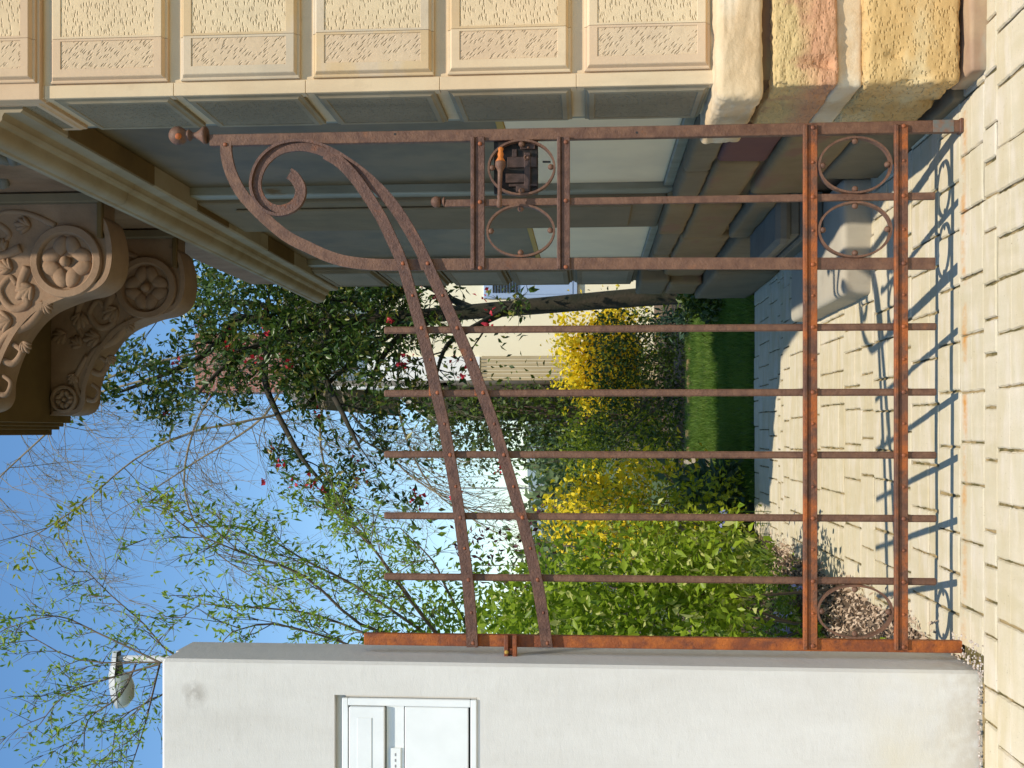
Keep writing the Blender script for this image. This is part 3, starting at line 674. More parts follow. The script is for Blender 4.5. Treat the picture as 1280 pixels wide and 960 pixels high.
MB().rough(.955, 1.42, 2.93, 3.1, -.03, .042, r=.012, amp=.005, seed=7, cut=20).build('footing_stone', S_FOOT, hs, smooth=True)
MB().rough(1.424, 2.3, 2.93, 3.1, -.03, .042, r=.012, amp=.005, seed=9, cut=14).build('footing_stone', S_FOOT, hs, smooth=True)
MB().rough(.93, 1.1, 3.11, 3.46, -.03, .03, r=.01, amp=.005, seed=10, cut=10).build('footing_stone', S_GREY, hs, smooth=True)
# plinth along the passage, stone by stone
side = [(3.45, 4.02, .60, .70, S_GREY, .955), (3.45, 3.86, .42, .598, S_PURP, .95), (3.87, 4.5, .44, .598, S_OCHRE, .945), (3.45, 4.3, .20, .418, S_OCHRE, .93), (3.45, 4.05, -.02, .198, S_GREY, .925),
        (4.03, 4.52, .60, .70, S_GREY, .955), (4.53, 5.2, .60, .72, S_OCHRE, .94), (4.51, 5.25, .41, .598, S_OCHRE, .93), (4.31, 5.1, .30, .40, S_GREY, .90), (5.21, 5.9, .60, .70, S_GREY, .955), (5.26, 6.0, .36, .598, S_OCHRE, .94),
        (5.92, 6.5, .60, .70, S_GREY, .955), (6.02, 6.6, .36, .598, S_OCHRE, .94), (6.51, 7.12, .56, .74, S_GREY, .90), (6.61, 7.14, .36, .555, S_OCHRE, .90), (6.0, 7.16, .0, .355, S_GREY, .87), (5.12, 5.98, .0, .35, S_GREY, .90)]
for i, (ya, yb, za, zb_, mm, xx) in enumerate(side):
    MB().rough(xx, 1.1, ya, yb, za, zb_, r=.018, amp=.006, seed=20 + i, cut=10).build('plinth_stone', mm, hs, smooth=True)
# windows in the passage wall
def window(y0, y1, panel_z):
    fr = MB(); X0 = 1.0; X1 = 1.05; z0, z1 = .70, 2.95
    fr.cbox(X0, X1, y0, y0 + .055, z0, z1, .004); fr.cbox(X0, X1, y1 - .085, y1, z0, z1, .004); fr.cbox(X0 + .012, X1, y0 + .055, y1 - .085, z0, z0 + .04, .004)
    w_ = thing_part = fr.build('window', FRAMEP, hs)
    MB().box(1.036, 1.044, y0 + .055, y1 - .085, 1.36, z1).build('pane', GLASS, w_)
    MB().cbox(1.030, 1.046, y0 + .055, y1 - .085, z0 + .04, 1.33, .002).build('panel', CREAMP, w_)
    MB().cbox(1.027, 1.046, y0 + .055, y1 - .085, 1.331, 1.358, .002).build('sill', OCHREP, w_)
    MB().cbox(1.024, 1.046, y0 + .06, y0 + .10, 1.36, z1 - .01, .003).build('inner_frame', FRAMEW, w_)
    return w_
window(3.396, 4.56, 1.3)
window(5.21, 6.47, 1.3)
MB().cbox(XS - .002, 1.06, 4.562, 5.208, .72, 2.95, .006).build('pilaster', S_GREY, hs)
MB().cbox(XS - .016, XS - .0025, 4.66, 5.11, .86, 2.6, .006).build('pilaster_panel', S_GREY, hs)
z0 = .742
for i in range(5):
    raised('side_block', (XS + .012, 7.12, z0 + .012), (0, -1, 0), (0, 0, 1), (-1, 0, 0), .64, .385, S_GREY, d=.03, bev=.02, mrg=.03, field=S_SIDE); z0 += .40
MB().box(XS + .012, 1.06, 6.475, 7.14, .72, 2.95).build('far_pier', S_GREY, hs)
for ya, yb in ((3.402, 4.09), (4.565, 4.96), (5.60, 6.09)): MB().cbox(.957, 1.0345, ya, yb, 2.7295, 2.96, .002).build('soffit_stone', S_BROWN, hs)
# cornice over the passage
prof = [(1.06, 2.735), (.962, 2.735), (.955, 2.742), (.955, 2.792), (.945, 2.798), (.935, 2.799), (.926, 2.806), (.921, 2.82), (.908, 2.822), (.895, 2.824), (.884, 2.832), (.877, 2.845), (.876, 2.86), (.870, 2.866), (.870, 2.886), (.90, 2.90), (1.06, 2.95)]
ys = [3.115, 4.05, 4.98, 5.9, 6.60, 7.2]
for a_, c_ in zip(ys, ys[1:]): MB().extrude(prof, a_ + .001, c_ - .002).build('cornice', S_PALE, hs, auto=.5)
# oriel on two carved consoles
Y1, Y2, TH = 4.34, 5.15, .15
pix = [(145, 300), (196, 300), (226, 318), (232, 340), (232, 362), (226, 380), (212, 391), (190, 396), (165, 405.5), (150, 414), (136, 428), (124, 446), (115, 466), (109, 486), (108, 503), (103, 513), (94, 518), (82, 519.5), (66, 519.5)]
prof2 = [(at(x_, y_, Y2).x, at(x_, y_, Y2).z) for x_, y_ in pix]
topz = at(64, 519, Y2).z; wallx = .99
sil = [(wallx, topz)] + [(wallx, at(196, 300, Y2).z)] + prof2[1:]
sil = [(wallx, topz), (wallx, 3.07)] + [(p.x, p.y) for p in curve([Vector((.90, 3.07)), *[Vector(q) for q in prof2[2:]]], 4)]
sil[-1] = (sil[-1][0], topz)
def inset(poly, d):
    out = []; n = len(poly)
    for i in range(n):
        a_ = Vector(poly[i-1]); b_ = Vector(poly[i]); c_ = Vector(poly[(i+1) % n]); e1 = (b_ - a_); e2 = (c_ - b_)
        n1 = Vector((-e1.y, e1.x)); n2 = Vector((-e2.y, e2.x)); n1 = n1.normalized() if n1.length > 1e-9 else n1; n2 = n2.normalized() if n2.length > 1e-9 else n2
        k_ = n1 + n2; k_ = k_.normalized() if k_.length > 1e-6 else n1; out.append(b_ + k_ * d)
    return out
area = sum(sil[i-1][0]*sil[i][1] - sil[i][0]*sil[i-1][1] for i in range(len(sil)))
SGN = 1 if area > 0 else -1
rc = at(184, 360, Y2); rc1 = (rc.x, rc.z); rs = at(82, 499, Y2); rs1 = (rs.x, rs.z)
def console(Yc):
    b = MB(); n = len(sil); b.extrude(sil, Yc, Yc + TH)
    o = b.build('console', S_CARVE, hs, auto=.6)
    # raised border following the underside
    edge = [Vector(q) for q in sil[2:]]
    ins = [Vector(q) for q in inset(sil, SGN * .022)][2:]
    b = MB(); vs = []; fs = []
    for p, q in zip(edge, ins): vs += [(p.x, Yc, p.y), (p.x, Yc - .016, p.y), (q.x, Yc - .016, q.y), (q.x + 0, Yc - .001, q.y)]
    for i in range(len(edge) - 1):
        for k_ in range(4): a_ = 4*i + k_; c_ = 4*i + (k_+1) % 4; fs.append((a_, c_, c_ + 4, a_ + 4))
    b.add(vs, fs); b.build('border', S_CARVE, o, auto=.6)
    # rosettes
    for (cx, cz), R in ((rc1, .152), (rs1, .068)):
        b = MB(); b.lathe([(R, 0), (R, -.018), (R*.97, -.024), (R*.80, -.026), (R*.76, -.020), (R*.74, -.006), (.001, -.005)], (cx, Yc, cz), Vector((0, 1, 0)), 36)
        d = b.build('rosette', S_CARVE, o, auto=.7)
        for q in range(4):
            b = MB(); t = q * PI / 2; dx, dz = math.cos(t), math.sin(t)
            for s_ in (-1, 1):
                rot = Matrix.Rotation(-t + s_ * .42, 3, 'Y')
                b.ball((cx + dx*R*.42 - dz*s_*R*.17, Yc - .006, cz + dz*R*.42 + dx*s_*R*.17), R * .31, 14, (1, .018/(R*.31), .68), rot)
            b.build('petal', S_CARVE, d, smooth=True)
        MB().ball((cx, Yc - .020, cz), R * .15, 14).build('flower_centre', S_CARVE, d, smooth=True)
    # carved foliage: curling stems and leaves
    b = MB()
    def vine(pp, r0, r1):
        P = curve([Vector((x_, Yc - .004, z_2)) for x_, z_2 in pp], 6); n_ = len(P); b.tube([p + Vector((0, .5 * r0, 0)) for p in P], [1.25 * (r0 + (r1 - r0) * i / n_) for i in range(n_)], 8)
    cx, cz = rc1
    vine([(cx - .02, cz + .17), (cx - .10, cz + .20), (cx - .17, cz + .17), (cx - .19, cz + .24), (cx - .12, cz + .29), (cx - .06, cz + .25), (cx - .09, cz + .22)], .020, .010)
    vine([(cx - .17, cz + .10), (cx - .25, cz + .16), (cx - .30, cz + .26), (cx - .38, cz + .30), (cx - .42, cz + .24), (cx - .37, cz + .20), (cx - .34, cz + .235)], .018, .009)
    vine([(cx - .33, cz + .30), (cx - .44, cz + .36), (cx - .52, cz + .34), (cx - .55, cz + .27), (cx - .50, cz + .245), (cx - .47, cz + .28)], .014, .007)
    vine([(cx + .06, cz + .20), (cx + .03, cz + .30), (cx + .10, cz + .36), (cx + .16, cz + .31), (cx + .12, cz + .25), (cx + .08, cz + .28)], .018, .009)
    vine([(cx + .15, cz + .05), (cx + .20, cz + .16), (cx + .21, cz + .27), (cx + .17, cz + .36)], .012, .006)
    vine([(cx - .05, cz + .33), (cx - .16, cz + .36), (cx - .24, cz + .33), (cx - .28, cz + .38)], .016, .006)
    b.build('carved_scroll', S_CARVE, o, smooth=True)
    for (x_, z_2, ang, ln) in ((cx - .10, cz + .15, 2.2, .10), (cx - .24, cz + .24, 1.7, .10), (cx - .12, cz + .33, 2.9, .10), (cx - .33, cz + .19, 3.6, .06), (cx - .42, cz + .36, 2.6, .07), (cx + .02, cz + .40, 1.4, .10), (cx + .05, cz + .27, .5, .07), (cx + .15, cz + .16, 1.4, .08), (cx - .28, cz + .33, 1.0, .08), (cx - .03, cz + .24, 1.1, .08), (cx - .17, cz + .10, 3.7, .06), (cx - .22, cz + .41, 2.0, .09)):
        b = MB()
        for s_ in (-.8, -.4, 0, .4, .8):
            t = ang + s_; k_ = 1 - abs(s_) * .35; b.ball((x_ + math.cos(t)*ln*.42*k_, Yc - .002, z_2 + math.sin(t)*ln*.42*k_), ln * .5 * k_, 10, (1, .016/(ln*.5*k_), .36), Matrix.Rotation(-t, 3, 'Y'))
        b.build('carved_leaf', S_CARVE, o, smooth=True)
    return o
console(Y1); console(Y2)
# vertical frame mouldings where the consoles meet the wall
for Yc in (Y1, Y2):
    MB().cbox(.945, .984, Yc - .045, Yc - .001, 3.052, 3.9, .004).build('console_frame', S_GREY, hs)
    MB().cbox(.80, .984, Yc - .028, Yc - .0012, 3.045, 3.068, .004).build('console_ledge', S_BROWN, hs)
xl_ = at(43, 541, Y2).x
for (xa, z0, z1) in ((.045, topz, topz + .045), (.028, topz + .046, topz + .075), (.012, topz + .076, topz + .13), (xl_ - .012, topz + .131, topz + .19)):
    MB().cbox(xa, 1.0, Y1 - .10 + xa, Y2 + TH + .10 - xa, z0, z1, .003).build('oriel_base', S_BROWN, hs)
MB().box(.03, XS + .004, Y1 - .02, Y2 + TH + .02, topz + .19, 6.0).build('oriel_wall', S_FACE, hs)
b = MB()
for q in range(3): b.cbox(.02, .0298, Y1 + .10 + q*.30, Y1 + .33 + q*.30, 4.6, 5.7, .002)
b.build('oriel_window', GLASS, hs)
# relief drapery on the wall over the cornice
b = MB(); b2 = MB()
for (x_, y_, s_, an) in ((4, 196, .05, .2), (16, 200, .055, .5), (28, 207, .05, .9), (38, 212, .035, 1.2), (10, 212, .05, -.2), (22, 216, .04, .1), (2, 206, .05, 1.4), (32, 203, .03, .6)):
    q = at(x_, y_, 3.75); b.ball((XS + .005, 3.75, q.z), s_, 12, (.55, 1.5, .42), Matrix.Rotation(an, 3, 'X'))
q = at(4, 248, 4.1)
for i in range(4): b2.ball((XS - .0, 4.08 + i*.022, q.z + .01*i), .022, 10, (.9, .5, 1.5))
b.build('drapery_relief', S_BLUE, hs, smooth=True); b2.build('paw_relief', S_BLUE, hs, smooth=True)
# ------------------------------------------------------------------ doorstep
ds = thing('doorstep', (.75, 4.1, 0), 'low worn concrete step in the passage beside the house plinth', 'step')
MB().rough(.513, .95, 4.10, 5.15, -.03, .105, r=.022, amp=.003, fr=6, seed=31, cut=22).build('tread', CONC, ds, smooth=True)
b = MB(); b.cbox(.80, .97, 4.42, 5.05, .106, .17, .006); b.cbox(.775, .97, 4.40, 5.07, .171, .20, .010); b.cbox(.79, .97, 4.41, 5.06, .201, .24, .006); b.cbox(.755, .97, 4.38, 5.09, .241, .30, .018)
b.build('upper_step', S_BLUE, ds, auto=.5)
# ------------------------------------------------------------------ vegetation helpers
def leaves(name, mat, parent, C_, size, tintf=None, up=.4, asp=.5, rng=RNG, droop=0, origin=None, fold=.25, kind=None):
    """C_: Nx3 positions; each leaf a folded lozenge of two triangles"""
    C_ = np.asarray(C_, dtype=np.float64); n = len(C_)
    d = rng.normal(size=(n, 3)); d[:, 2] -= droop; d /= np.linalg.norm(d, axis=1)[:, None]
    q = rng.normal(size=(n, 3)); q[:, 2] += up * 3; s_ = np.cross(d, q); s_ /= np.linalg.norm(s_, axis=1)[:, None] + 1e-9; nn = np.cross(s_, d)
    L = (size * rng.uniform(.6, 1.35, n))[:, None]; Wd = L * asp
    p0 = C_; p2 = C_ + d * L; pm = C_ + d * L * .45
    pa = pm + s_ * Wd * .5 + nn * Wd * fold; pb = pm - s_ * Wd * .5 + nn * Wd * fold
    V = np.stack([p0, pa, p2, pb], 1).reshape(-1, 3)
    org = np.array(worg(parent)) if parent else np.array(origin if origin is not None else (0, 0, 0)); V = V - org
    me = bpy.data.meshes.new(name); me.vertices.add(4*n); me.vertices.foreach_set('co', V.ravel())
    idx = np.arange(n)[:, None] * 4; T = np.concatenate([idx + np.array([0, 1, 2]), idx + np.array([0, 2, 3])], 1).ravel()
    me.loops.add(6*n); me.loops.foreach_set('vertex_index', T); me.polygons.add(2*n)
    me.polygons.foreach_set('loop_start', np.arange(2*n) * 3); me.polygons.foreach_set('loop_total', np.full(2*n, 3))
    t = rng.uniform(0, 1, n) if tintf is None else tintf
    a_ = me.attributes.new('tint', 'FLOAT', 'POINT'); a_.data.foreach_set('value', np.repeat(t, 4).astype(np.float32))
    me.materials.append(mat); me.update(); me.validate()
    o = bpy.data.objects.new(name, me); COL.objects.link(o)
    if parent: o.parent = parent
    else: o.location = org
    W[o.name] = Vector(org); return o
def cloud(centres, per, sig, rng=RNG):
    out = []
    for c_ in centres:
        k_ = max(1, int(per * rng.uniform(.5, 1.5))); s_ = np.array(sig) * rng.uniform(.6, 1.3)
        out.append(np.array(c_) + rng.normal(size=(k_, 3)) * s_)
    return np.concatenate(out)
def twigs(b, start, d, length, rad, depth, r, spread=.6, grav=0, tips=None, segs=4, wob=.25, nk=3, tipn=None):
    p = Vector(start); d = Vector(d).normalized(); P = [p.copy()]; step = length / segs; R = [rad]
    kids = []
    for i in range(segs):
        d = (d + Vector((r.gauss(0, wob), r.gauss(0, wob), r.gauss(0, wob))) * .5 + Vector((0, 0, -grav))).normalized(); p = p + d * step; P.append(p.copy()); R.append(rad * (1 - .75 * (i+1) / segs))
        if depth > 0 and i >= 0:
            for _ in range(nk):
                if r.random() < .62: kids.append((p.copy(), d.copy()))
        if tips is not None and depth <= 1: tips.append(tuple(p))
    b.tube(P, R, 4 if rad < .012 else 6)
    for q, dd in kids:
        nd = (dd + Vector((r.gauss(0, spread), r.gauss(0, spread), r.gauss(0, spread)))).normalized()
        twigs(b, q, nd, length * r.uniform(.4, .65), max(rad * .5, .0022), depth - 1, r, spread, grav, tips, max(2, segs - 1), wob, nk)
def limb(b, pts, r0, r1, r, tips, depth=2, ln=.5, grav=0, every=1, spread=.8, nk=2, n=4, bias=(0, 0, 0), tr=None, skip=0):
    P = curve(pts, n); N_ = len(P); R = [r0 + (r1 - r0) * i / N_ for i in range(N_)]; b.tube(P, R, 7)
    for i in range(max(1, skip), N_, every):
        d = (P[i] - P[i-1]).normalized(); nd = (d + Vector((r.gauss(0, spread), r.gauss(0, spread), r.gauss(0, spread))) + Vector(bias)).normalized()
        twigs(b, P[i], nd, ln * r.uniform(.5, 1.2), tr or max(R[i] * .4, .003), depth, r, .6, grav, tips, nk=nk)
    tips.append(tuple(P[-1]))
# ---- dark camellia-like tree at the end of the passage
r = random.Random(21)
t = thing('evergreen_tree', (1.3, 10.3, 0), 'dark leaved tree with red flowers and a thick leaning trunk behind the gate', 'tree')
YT = 10.3; KD = 10.3 / 8.2
b = MB(); P = curve([Vector((1.36, YT, -.1)), at(868, 366, YT), at(820, 370, YT), at(740, 376.5, YT), at(660, 383.5, YT), at(580, 390.5, YT), at(500, 397, YT), at(430, 401, YT), at(360, 402, YT + .1), at(290, 398, YT + .2)], 4)
b.tube(P, [.108 - .058 * (i / len(P)) ** .8 for i in range(len(P))], 10)
tr_ = b.build('trunk', BARK, t, smooth=True)
b = MB(); tips = []
LM = [[(520, 397, 8.2), (470, 430, 8.0), (420, 470, 7.8), (380, 510, 7.6)], [(560, 393, 8.2), (500, 420, 8.1), (470, 462, 8.0), (455, 500, 7.8)],
      [(480, 398, 8.2), (430, 370, 8.5), (380, 350, 8.7), (330, 330, 8.9)], [(430, 400, 8.2), (350, 420, 7.9), (290, 450, 7.7), (240, 500, 7.5)],
      [(380, 400, 8.4), (320, 380, 8.6), (250, 380, 8.6), (190, 400, 8.4)], [(600, 390, 8.2), (560, 372, 8.6), (520, 352, 8.8), (470, 345, 9)],
      [(300, 395, 8.5), (260, 440, 8.1), (200, 470, 7.9), (150, 490, 7.8)], [(420, 400, 8.2), (400, 450, 7.6), (430, 520, 7.2), (450, 560, 7.0)],
      [(640, 385, 8.2), (600, 405, 7.9), (560, 430, 7.7), (545, 470, 7.5)], [(350, 400, 8.4), (330, 470, 7.8), (370, 560, 7.4), (400, 600, 7.3)]]
for L in LM: limb(b, [at(q[0], q[1], q[2] * KD) for q in L], .042, .010, r, tips, 2, .52, .03, 2, .8, 2)
b.build('branches', BARK, t, smooth=True)
tips = [q for q in tips]; C_ = cloud(tips, 4.2, (.075, .09, .065)); RNGc = np.random.default_rng(3)
# thick heart of the crown
hc = [at(RNGc.uniform(250, 510), 345 + abs(RNGc.normal(0, 42)), RNGc.uniform(9.9, 11.3)) for _ in range(250)]
C_ = np.concatenate([C_, cloud(hc, 22, (.15, .17, .15))])
C_ = C_[[(lambda p: not (p[0] > 525 and p[1] > 350) or RNGc.random() < .30)(project(c_) or (0, 0)) for c_ in C_]]; leaves('crown', L_CAM, t, C_, .076, up=.5, asp=.42)
fl = [tips[r.randrange(len(tips))] for _ in range(34)] + [tuple(at(q[0], q[1], q[2] * KD)) for q in ((577, 345, 7.3), (603, 370, 7.3), (612, 392, 7.3), (601, 330, 7.4), (588, 455, 7.3), (508, 445, 7.6), (575, 620, 7.2), (590, 350, 7.6), (500, 455, 7.5), (610, 405, 7.2), (574, 348, 7.3))]
fl += [tuple(at(x_, y_, 7.3 * KD)) for x_, y_ in ((350, 577), (372, 600), (392, 603), (331, 600), (456, 588), (402, 610), (578, 470), (622, 590))]
tag(leaves('flowers', L_RED, t, cloud(fl, 7, (.026, .026, .026)), .046, up=.2, asp=.8), kind='stuff')
# ---- bare weeping birch behind
r = random.Random(5)
t = thing('weeping_tree', (1.75, 11.5, 0), 'bare weeping tree with thin drooping twigs against the blue sky', 'tree')
b = MB(); tips = []
P = curve([Vector((1.75, 11.5, -.1)), Vector((1.72, 11.5, 1.8)), at(470, 360, 11.5), at(330, 440, 11.4)], 5); b.tube(P, [.11 - .06 * i / len(P) for i in range(len(P))], 8)
b.build('trunk', BARKT, t, smooth=True)
b = MB()
LW = [[(400, 440, 11.4), (375, 505, 11.2), (300, 528, 11), (240, 540, 10.9), (169, 574, 10.8), (100, 632, 10.7), (40, 672, 10.6)],
      [(380, 440, 11.4), (260, 440, 11.4), (127, 476, 11.2), (60, 540, 11), (0, 596, 11), (-60, 660, 10.9)],
      [(370, 440, 11.4), (330, 520, 11.6), (240, 580, 11.8), (180, 620, 11.8)],
      [(440, 430, 11.5), (430, 500, 11.3), (480, 560, 11), (520, 600, 11), (590, 640, 10.8)],
      [(420, 430, 11.5), (400, 540, 11.6), (420, 620, 11.5), (470, 690, 11.4)],
      [(340, 438, 11.4), (260, 500, 12), (230, 600, 12.2), (260, 680, 12.2), (330, 730, 12.2)],
      [(500, 425, 11.5), (500, 520, 11.8), (540, 610, 11.8), (610, 660, 11.8)],
      [(330, 440, 11.4), (200, 470, 11.5), (90, 500, 11.6), (20, 520, 11.7), (-40, 560, 11.8)]]
for L in LW: limb(b, [at(*q) for q in L], .017, .005, r, tips, 2, 1.0, .28, 1, .5, 2, 5, (-.1, 0, -.6), .0052, 2)
b.build('branches', BARKY, t)
buds = [q for q in tips if r.random() < .12]; leaves('crown', L_YG, t, cloud(buds, 2, (.03, .03, .03)), .026, up=.3, asp=.4)
# leafy sprays on the long limbs
sp_ = [at(*q) for q in ((100, 632, 10.7), (80, 640, 10.7), (75, 660, 10.7), (25, 705, 10.6), (210, 630, 10.8), (205, 625, 10.8), (30, 700, 10.6), (120, 612, 10.7), (215, 640, 10.8), (95, 690, 10.7), (70, 650, 10.7))]
leaves('leaf_sprays', L_MID, t, cloud(sp_, 22, (.07, .07, .045)), .085, up=.3, asp=.32)
# ---- young leafy tree behind the white wall
r = random.Random(9)
t = thing('young_tree', (-1.35, 5.6, 0), 'young tree in fresh green leaf rising behind the white wall', 'tree')
b = MB(); tips = []
b.tube(curve([Vector((-1.38, 5.6, -.05)), Vector((-1.36, 5.6, .8)), at(620, 850, 5.6), at(560, 812, 5.6)], 4), .035, 8); b.build('trunk', BARK, t, smooth=True)
b = MB()
LY = [[(560, 812, 5.6), (500, 770, 5.5), (440, 730, 5.5), (380, 700, 5.4), (310, 660, 5.4), (235, 660, 5.3)], [(560, 812, 5.6), (480, 800, 5.6), (400, 770, 5.6), (330, 760, 5.6), (250, 755, 5.7)],
      [(520, 800, 5.6), (450, 780, 5.3), (380, 720, 5.1), (300, 690, 5), (240, 665, 5)], [(560, 812, 5.6), (470, 690, 5.8), (430, 650, 5.9), (390, 620, 6)],
      [(560, 812, 5.6), (430, 830, 5.8), (300, 832, 5.9), (200, 828, 6), (100, 825, 6), (30, 790, 6.1)], [(300, 832, 5.9), (220, 820, 6), (180, 780, 6), (140, 745, 6), (110, 715, 6)],
      [(200, 830, 5.9), (130, 850, 5.9), (80, 870, 5.9), (50, 905, 5.9)], [(170, 830, 6), (150, 870, 6), (110, 900, 6), (105, 945, 6)], [(260, 832, 6), (200, 870, 6.1), (150, 900, 6.1), (140, 950, 6.1)],
      [(200, 828, 6), (120, 790, 6.1), (70, 770, 6.1), (10, 785, 6.1)], [(560, 812, 5.6), (520, 760, 5.3), (490, 720, 5.2), (470, 690, 5.2)], [(540, 812, 5.6), (500, 830, 5.3), (420, 800, 5.2), (340, 780, 5.1), (290, 790, 5)],
      [(600, 812, 5.6), (560, 740, 5.9), (540, 700, 6), (500, 660, 6.1)], [(200, 828, 6), (190, 870, 5.8), (180, 910, 5.7), (165, 955, 5.6)]]
for L in LY: limb(b, [at(*q) for q in L], (.009 if L[0][0] > 400 else .0062), .0022, r, tips, 1, .30, -.02, 1, .65, 2, 3, (0, 0, .25), .0028, 1)
b.build('branches', BARKT, t)
tips = [q for q in tips]
C_ = cloud(tips, 3.4, (.028, .028, .028)); C_ = C_[[(lambda p: p[0] > 255 or (RNG.random() < .55))(project(c_) or (0, 0)) for c_ in C_]]; leaves('crown', L_FRESH, t, C_[[(lambda p: not (125 < p[0] < 245 and 808 < p[1] < 892) or RNG.random() < .35)(project(c_) or (0, 0)) for c_ in C_]], .040, up=.5, asp=.34)
# ---- laurel bush behind the gate's hinge side
def bush(name, label, cat, boxpx, Yr, nc, per, sig, size, mat, up=.5, asp=.5, group=None, stems=None, seed=1, base=None, shape=None, stemmat=None, taper=True):
    """bush whose outline fills photo box (x0,x1,y0,y1) between depths Yr"""
    rg = np.random.default_rng(seed); x0, x1, y0, y1 = boxpx; ym = (y0 + y1) / 2; Ym = sum(Yr) / 2
    g = at(700, ym, Ym); t = thing(name, (g.x, Ym, 0), label, cat, group); cs = []
    while len(cs) < nc:
        a_, b_ = rg.uniform(0, 1), rg.uniform(-1, 1); c_ = rg.uniform(-1, 1)
        if taper and b_*b_ + c_*c_*.8 > (.35 + a_) and True: continue
        if shape and not shape(a_, b_): continue
        Y = Ym + c_ * (Yr[1] - Yr[0]) / 2; q = at(x0 + a_*(x1 - x0), ym + b_*(y1 - y0)/2, Y)
        if q.z > 0.02: cs.append(q)
    C_ = cloud(cs, per, sig, rg); C_ = C_[C_[:, 2] > .01]
    leaves('foliage', mat, t, C_, size, up=up, asp=asp, rng=rg)
    b = MB(); rr = random.Random(seed)
    for i in range(stems or 9):
        q = cs[rr.randrange(len(cs))]; s0 = Vector((g.x + rr.uniform(-.12, .12), Ym + rr.uniform(-.1, .1), -.02)); mid = (s0 + q) / 2 + Vector((rr.uniform(-.06, .06), 0, .1))
        b.tube(curve([s0, mid, q], 4), [.008 - .006 * i_ / 9 for i_ in range(9)], 5)
    b.build('stems', stemmat or BARKT, t); return t, cs
bush('laurel_bush', 'bright green large leaved bush just behind the hinge post', 'bush', (600, 925, 676, 850), (4.3, 5.3), 240, 34, (.065, .09, .065), .047, L_HEDGE, seed=4, stems=4, shape=lambda a_, b_: a_ > .25 - .35 * b_ - .2 or b_ > .0)
bush('privet_bush', 'loose light green bush reaching up to the lower sweep of the gate', 'bush', (500, 760, 690, 840), (5.6, 6.4), 120, 16, (.09, .1, .09), .05, L_FRESH, seed=5)
bush('purple_bush', 'small purple leaved bush behind the leftmost bars', 'bush', (560, 690, 640, 760), (7.2, 8.0), 26, 12, (.07, .1, .08), .05, L_PURP, seed=15)
bush('yellow_green_shrub', 'yellow green shrub with twiggy stems behind the fourth and fifth bars', 'bush', (770, 935, 600, 745), (6.6, 7.6), 140, 26, (.09, .1, .08), .045, L_MID, seed=6)
fo, cs = bush('forsythia', 'yellow flowering forsythia with long arching stems left of the path', 'bush', (690, 870, 575, 715), (7.6, 8.6), 120, 14, (.10, .12, .09), .042, L_YG, seed=7, stems=40, stemmat=BARKY)
rg = np.random.default_rng(8); hi = [c_ for c_ in cs if project(c_)[0] < 800 or rg.random() < .35]; leaves('blossom', L_YEL, fo, cloud(hi, 30, (.10, .10, .07), rg), .046, rng=rg, asp=.7)
fo, cs = bush('forsythia', 'bright yellow flowering bush in front of the cream house', 'bush', (705, 830, 385, 505), (13.3, 14.3), 90, 9, (.13, .14, .11), .06, L_YG, seed=9, stems=20)
rg = np.random.default_rng(10); hi = [c_ for c_ in cs if project(c_)[0] < 790]; leaves('blossom', L_YEL, fo, cloud(hi, 120, (.17, .14, .13), rg), .066, rng=rg, asp=.7)
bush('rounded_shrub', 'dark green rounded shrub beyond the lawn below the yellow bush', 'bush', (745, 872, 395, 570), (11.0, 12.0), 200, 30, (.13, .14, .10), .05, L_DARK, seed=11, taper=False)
bush('evergreen_shrub', 'tall mid green shrub between the dark shed and the lawn', 'bush', (705, 870, 512, 600), (12.0, 13), 130, 28, (.15, .14, .12), .055, L_MID, seed=12)
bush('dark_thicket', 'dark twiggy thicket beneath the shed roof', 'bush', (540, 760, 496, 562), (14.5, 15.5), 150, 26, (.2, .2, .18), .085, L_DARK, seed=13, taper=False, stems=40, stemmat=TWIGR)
bush('pale_willow', 'pale green loose tree far behind the fourth bar', 'tree', (505, 640, 545, 590), (19, 21), 26, 26, (.3, .3, .3), .10, L_FAR, seed=14)
bush('distant_tree', 'hazy green trees far behind the yellow forsythia', 'tree', (688, 735, 470, 760), (34, 42), 130, 26, (1, 1.2, .6), .45, L_FAR, seed=16, taper=False)
bush('shade_plant', 'low dark blue green plant beside the end of the path', 'plant', (855, 950, 580, 640), (7.2, 7.9), 60, 14, (.05, .06, .05), .10, L_BLUEG, seed=17, asp=.45)
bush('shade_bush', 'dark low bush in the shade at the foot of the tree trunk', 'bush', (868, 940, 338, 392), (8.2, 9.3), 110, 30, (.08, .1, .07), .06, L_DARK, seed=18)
bush('glossy_shrub', 'blue green strap leaved plant at the foot of the tree trunk', 'plant', (825, 872, 385, 420), (10.4, 10.9), 26, 14, (.06, .06, .05), .11, L_BLUEG, seed=19, asp=.2)
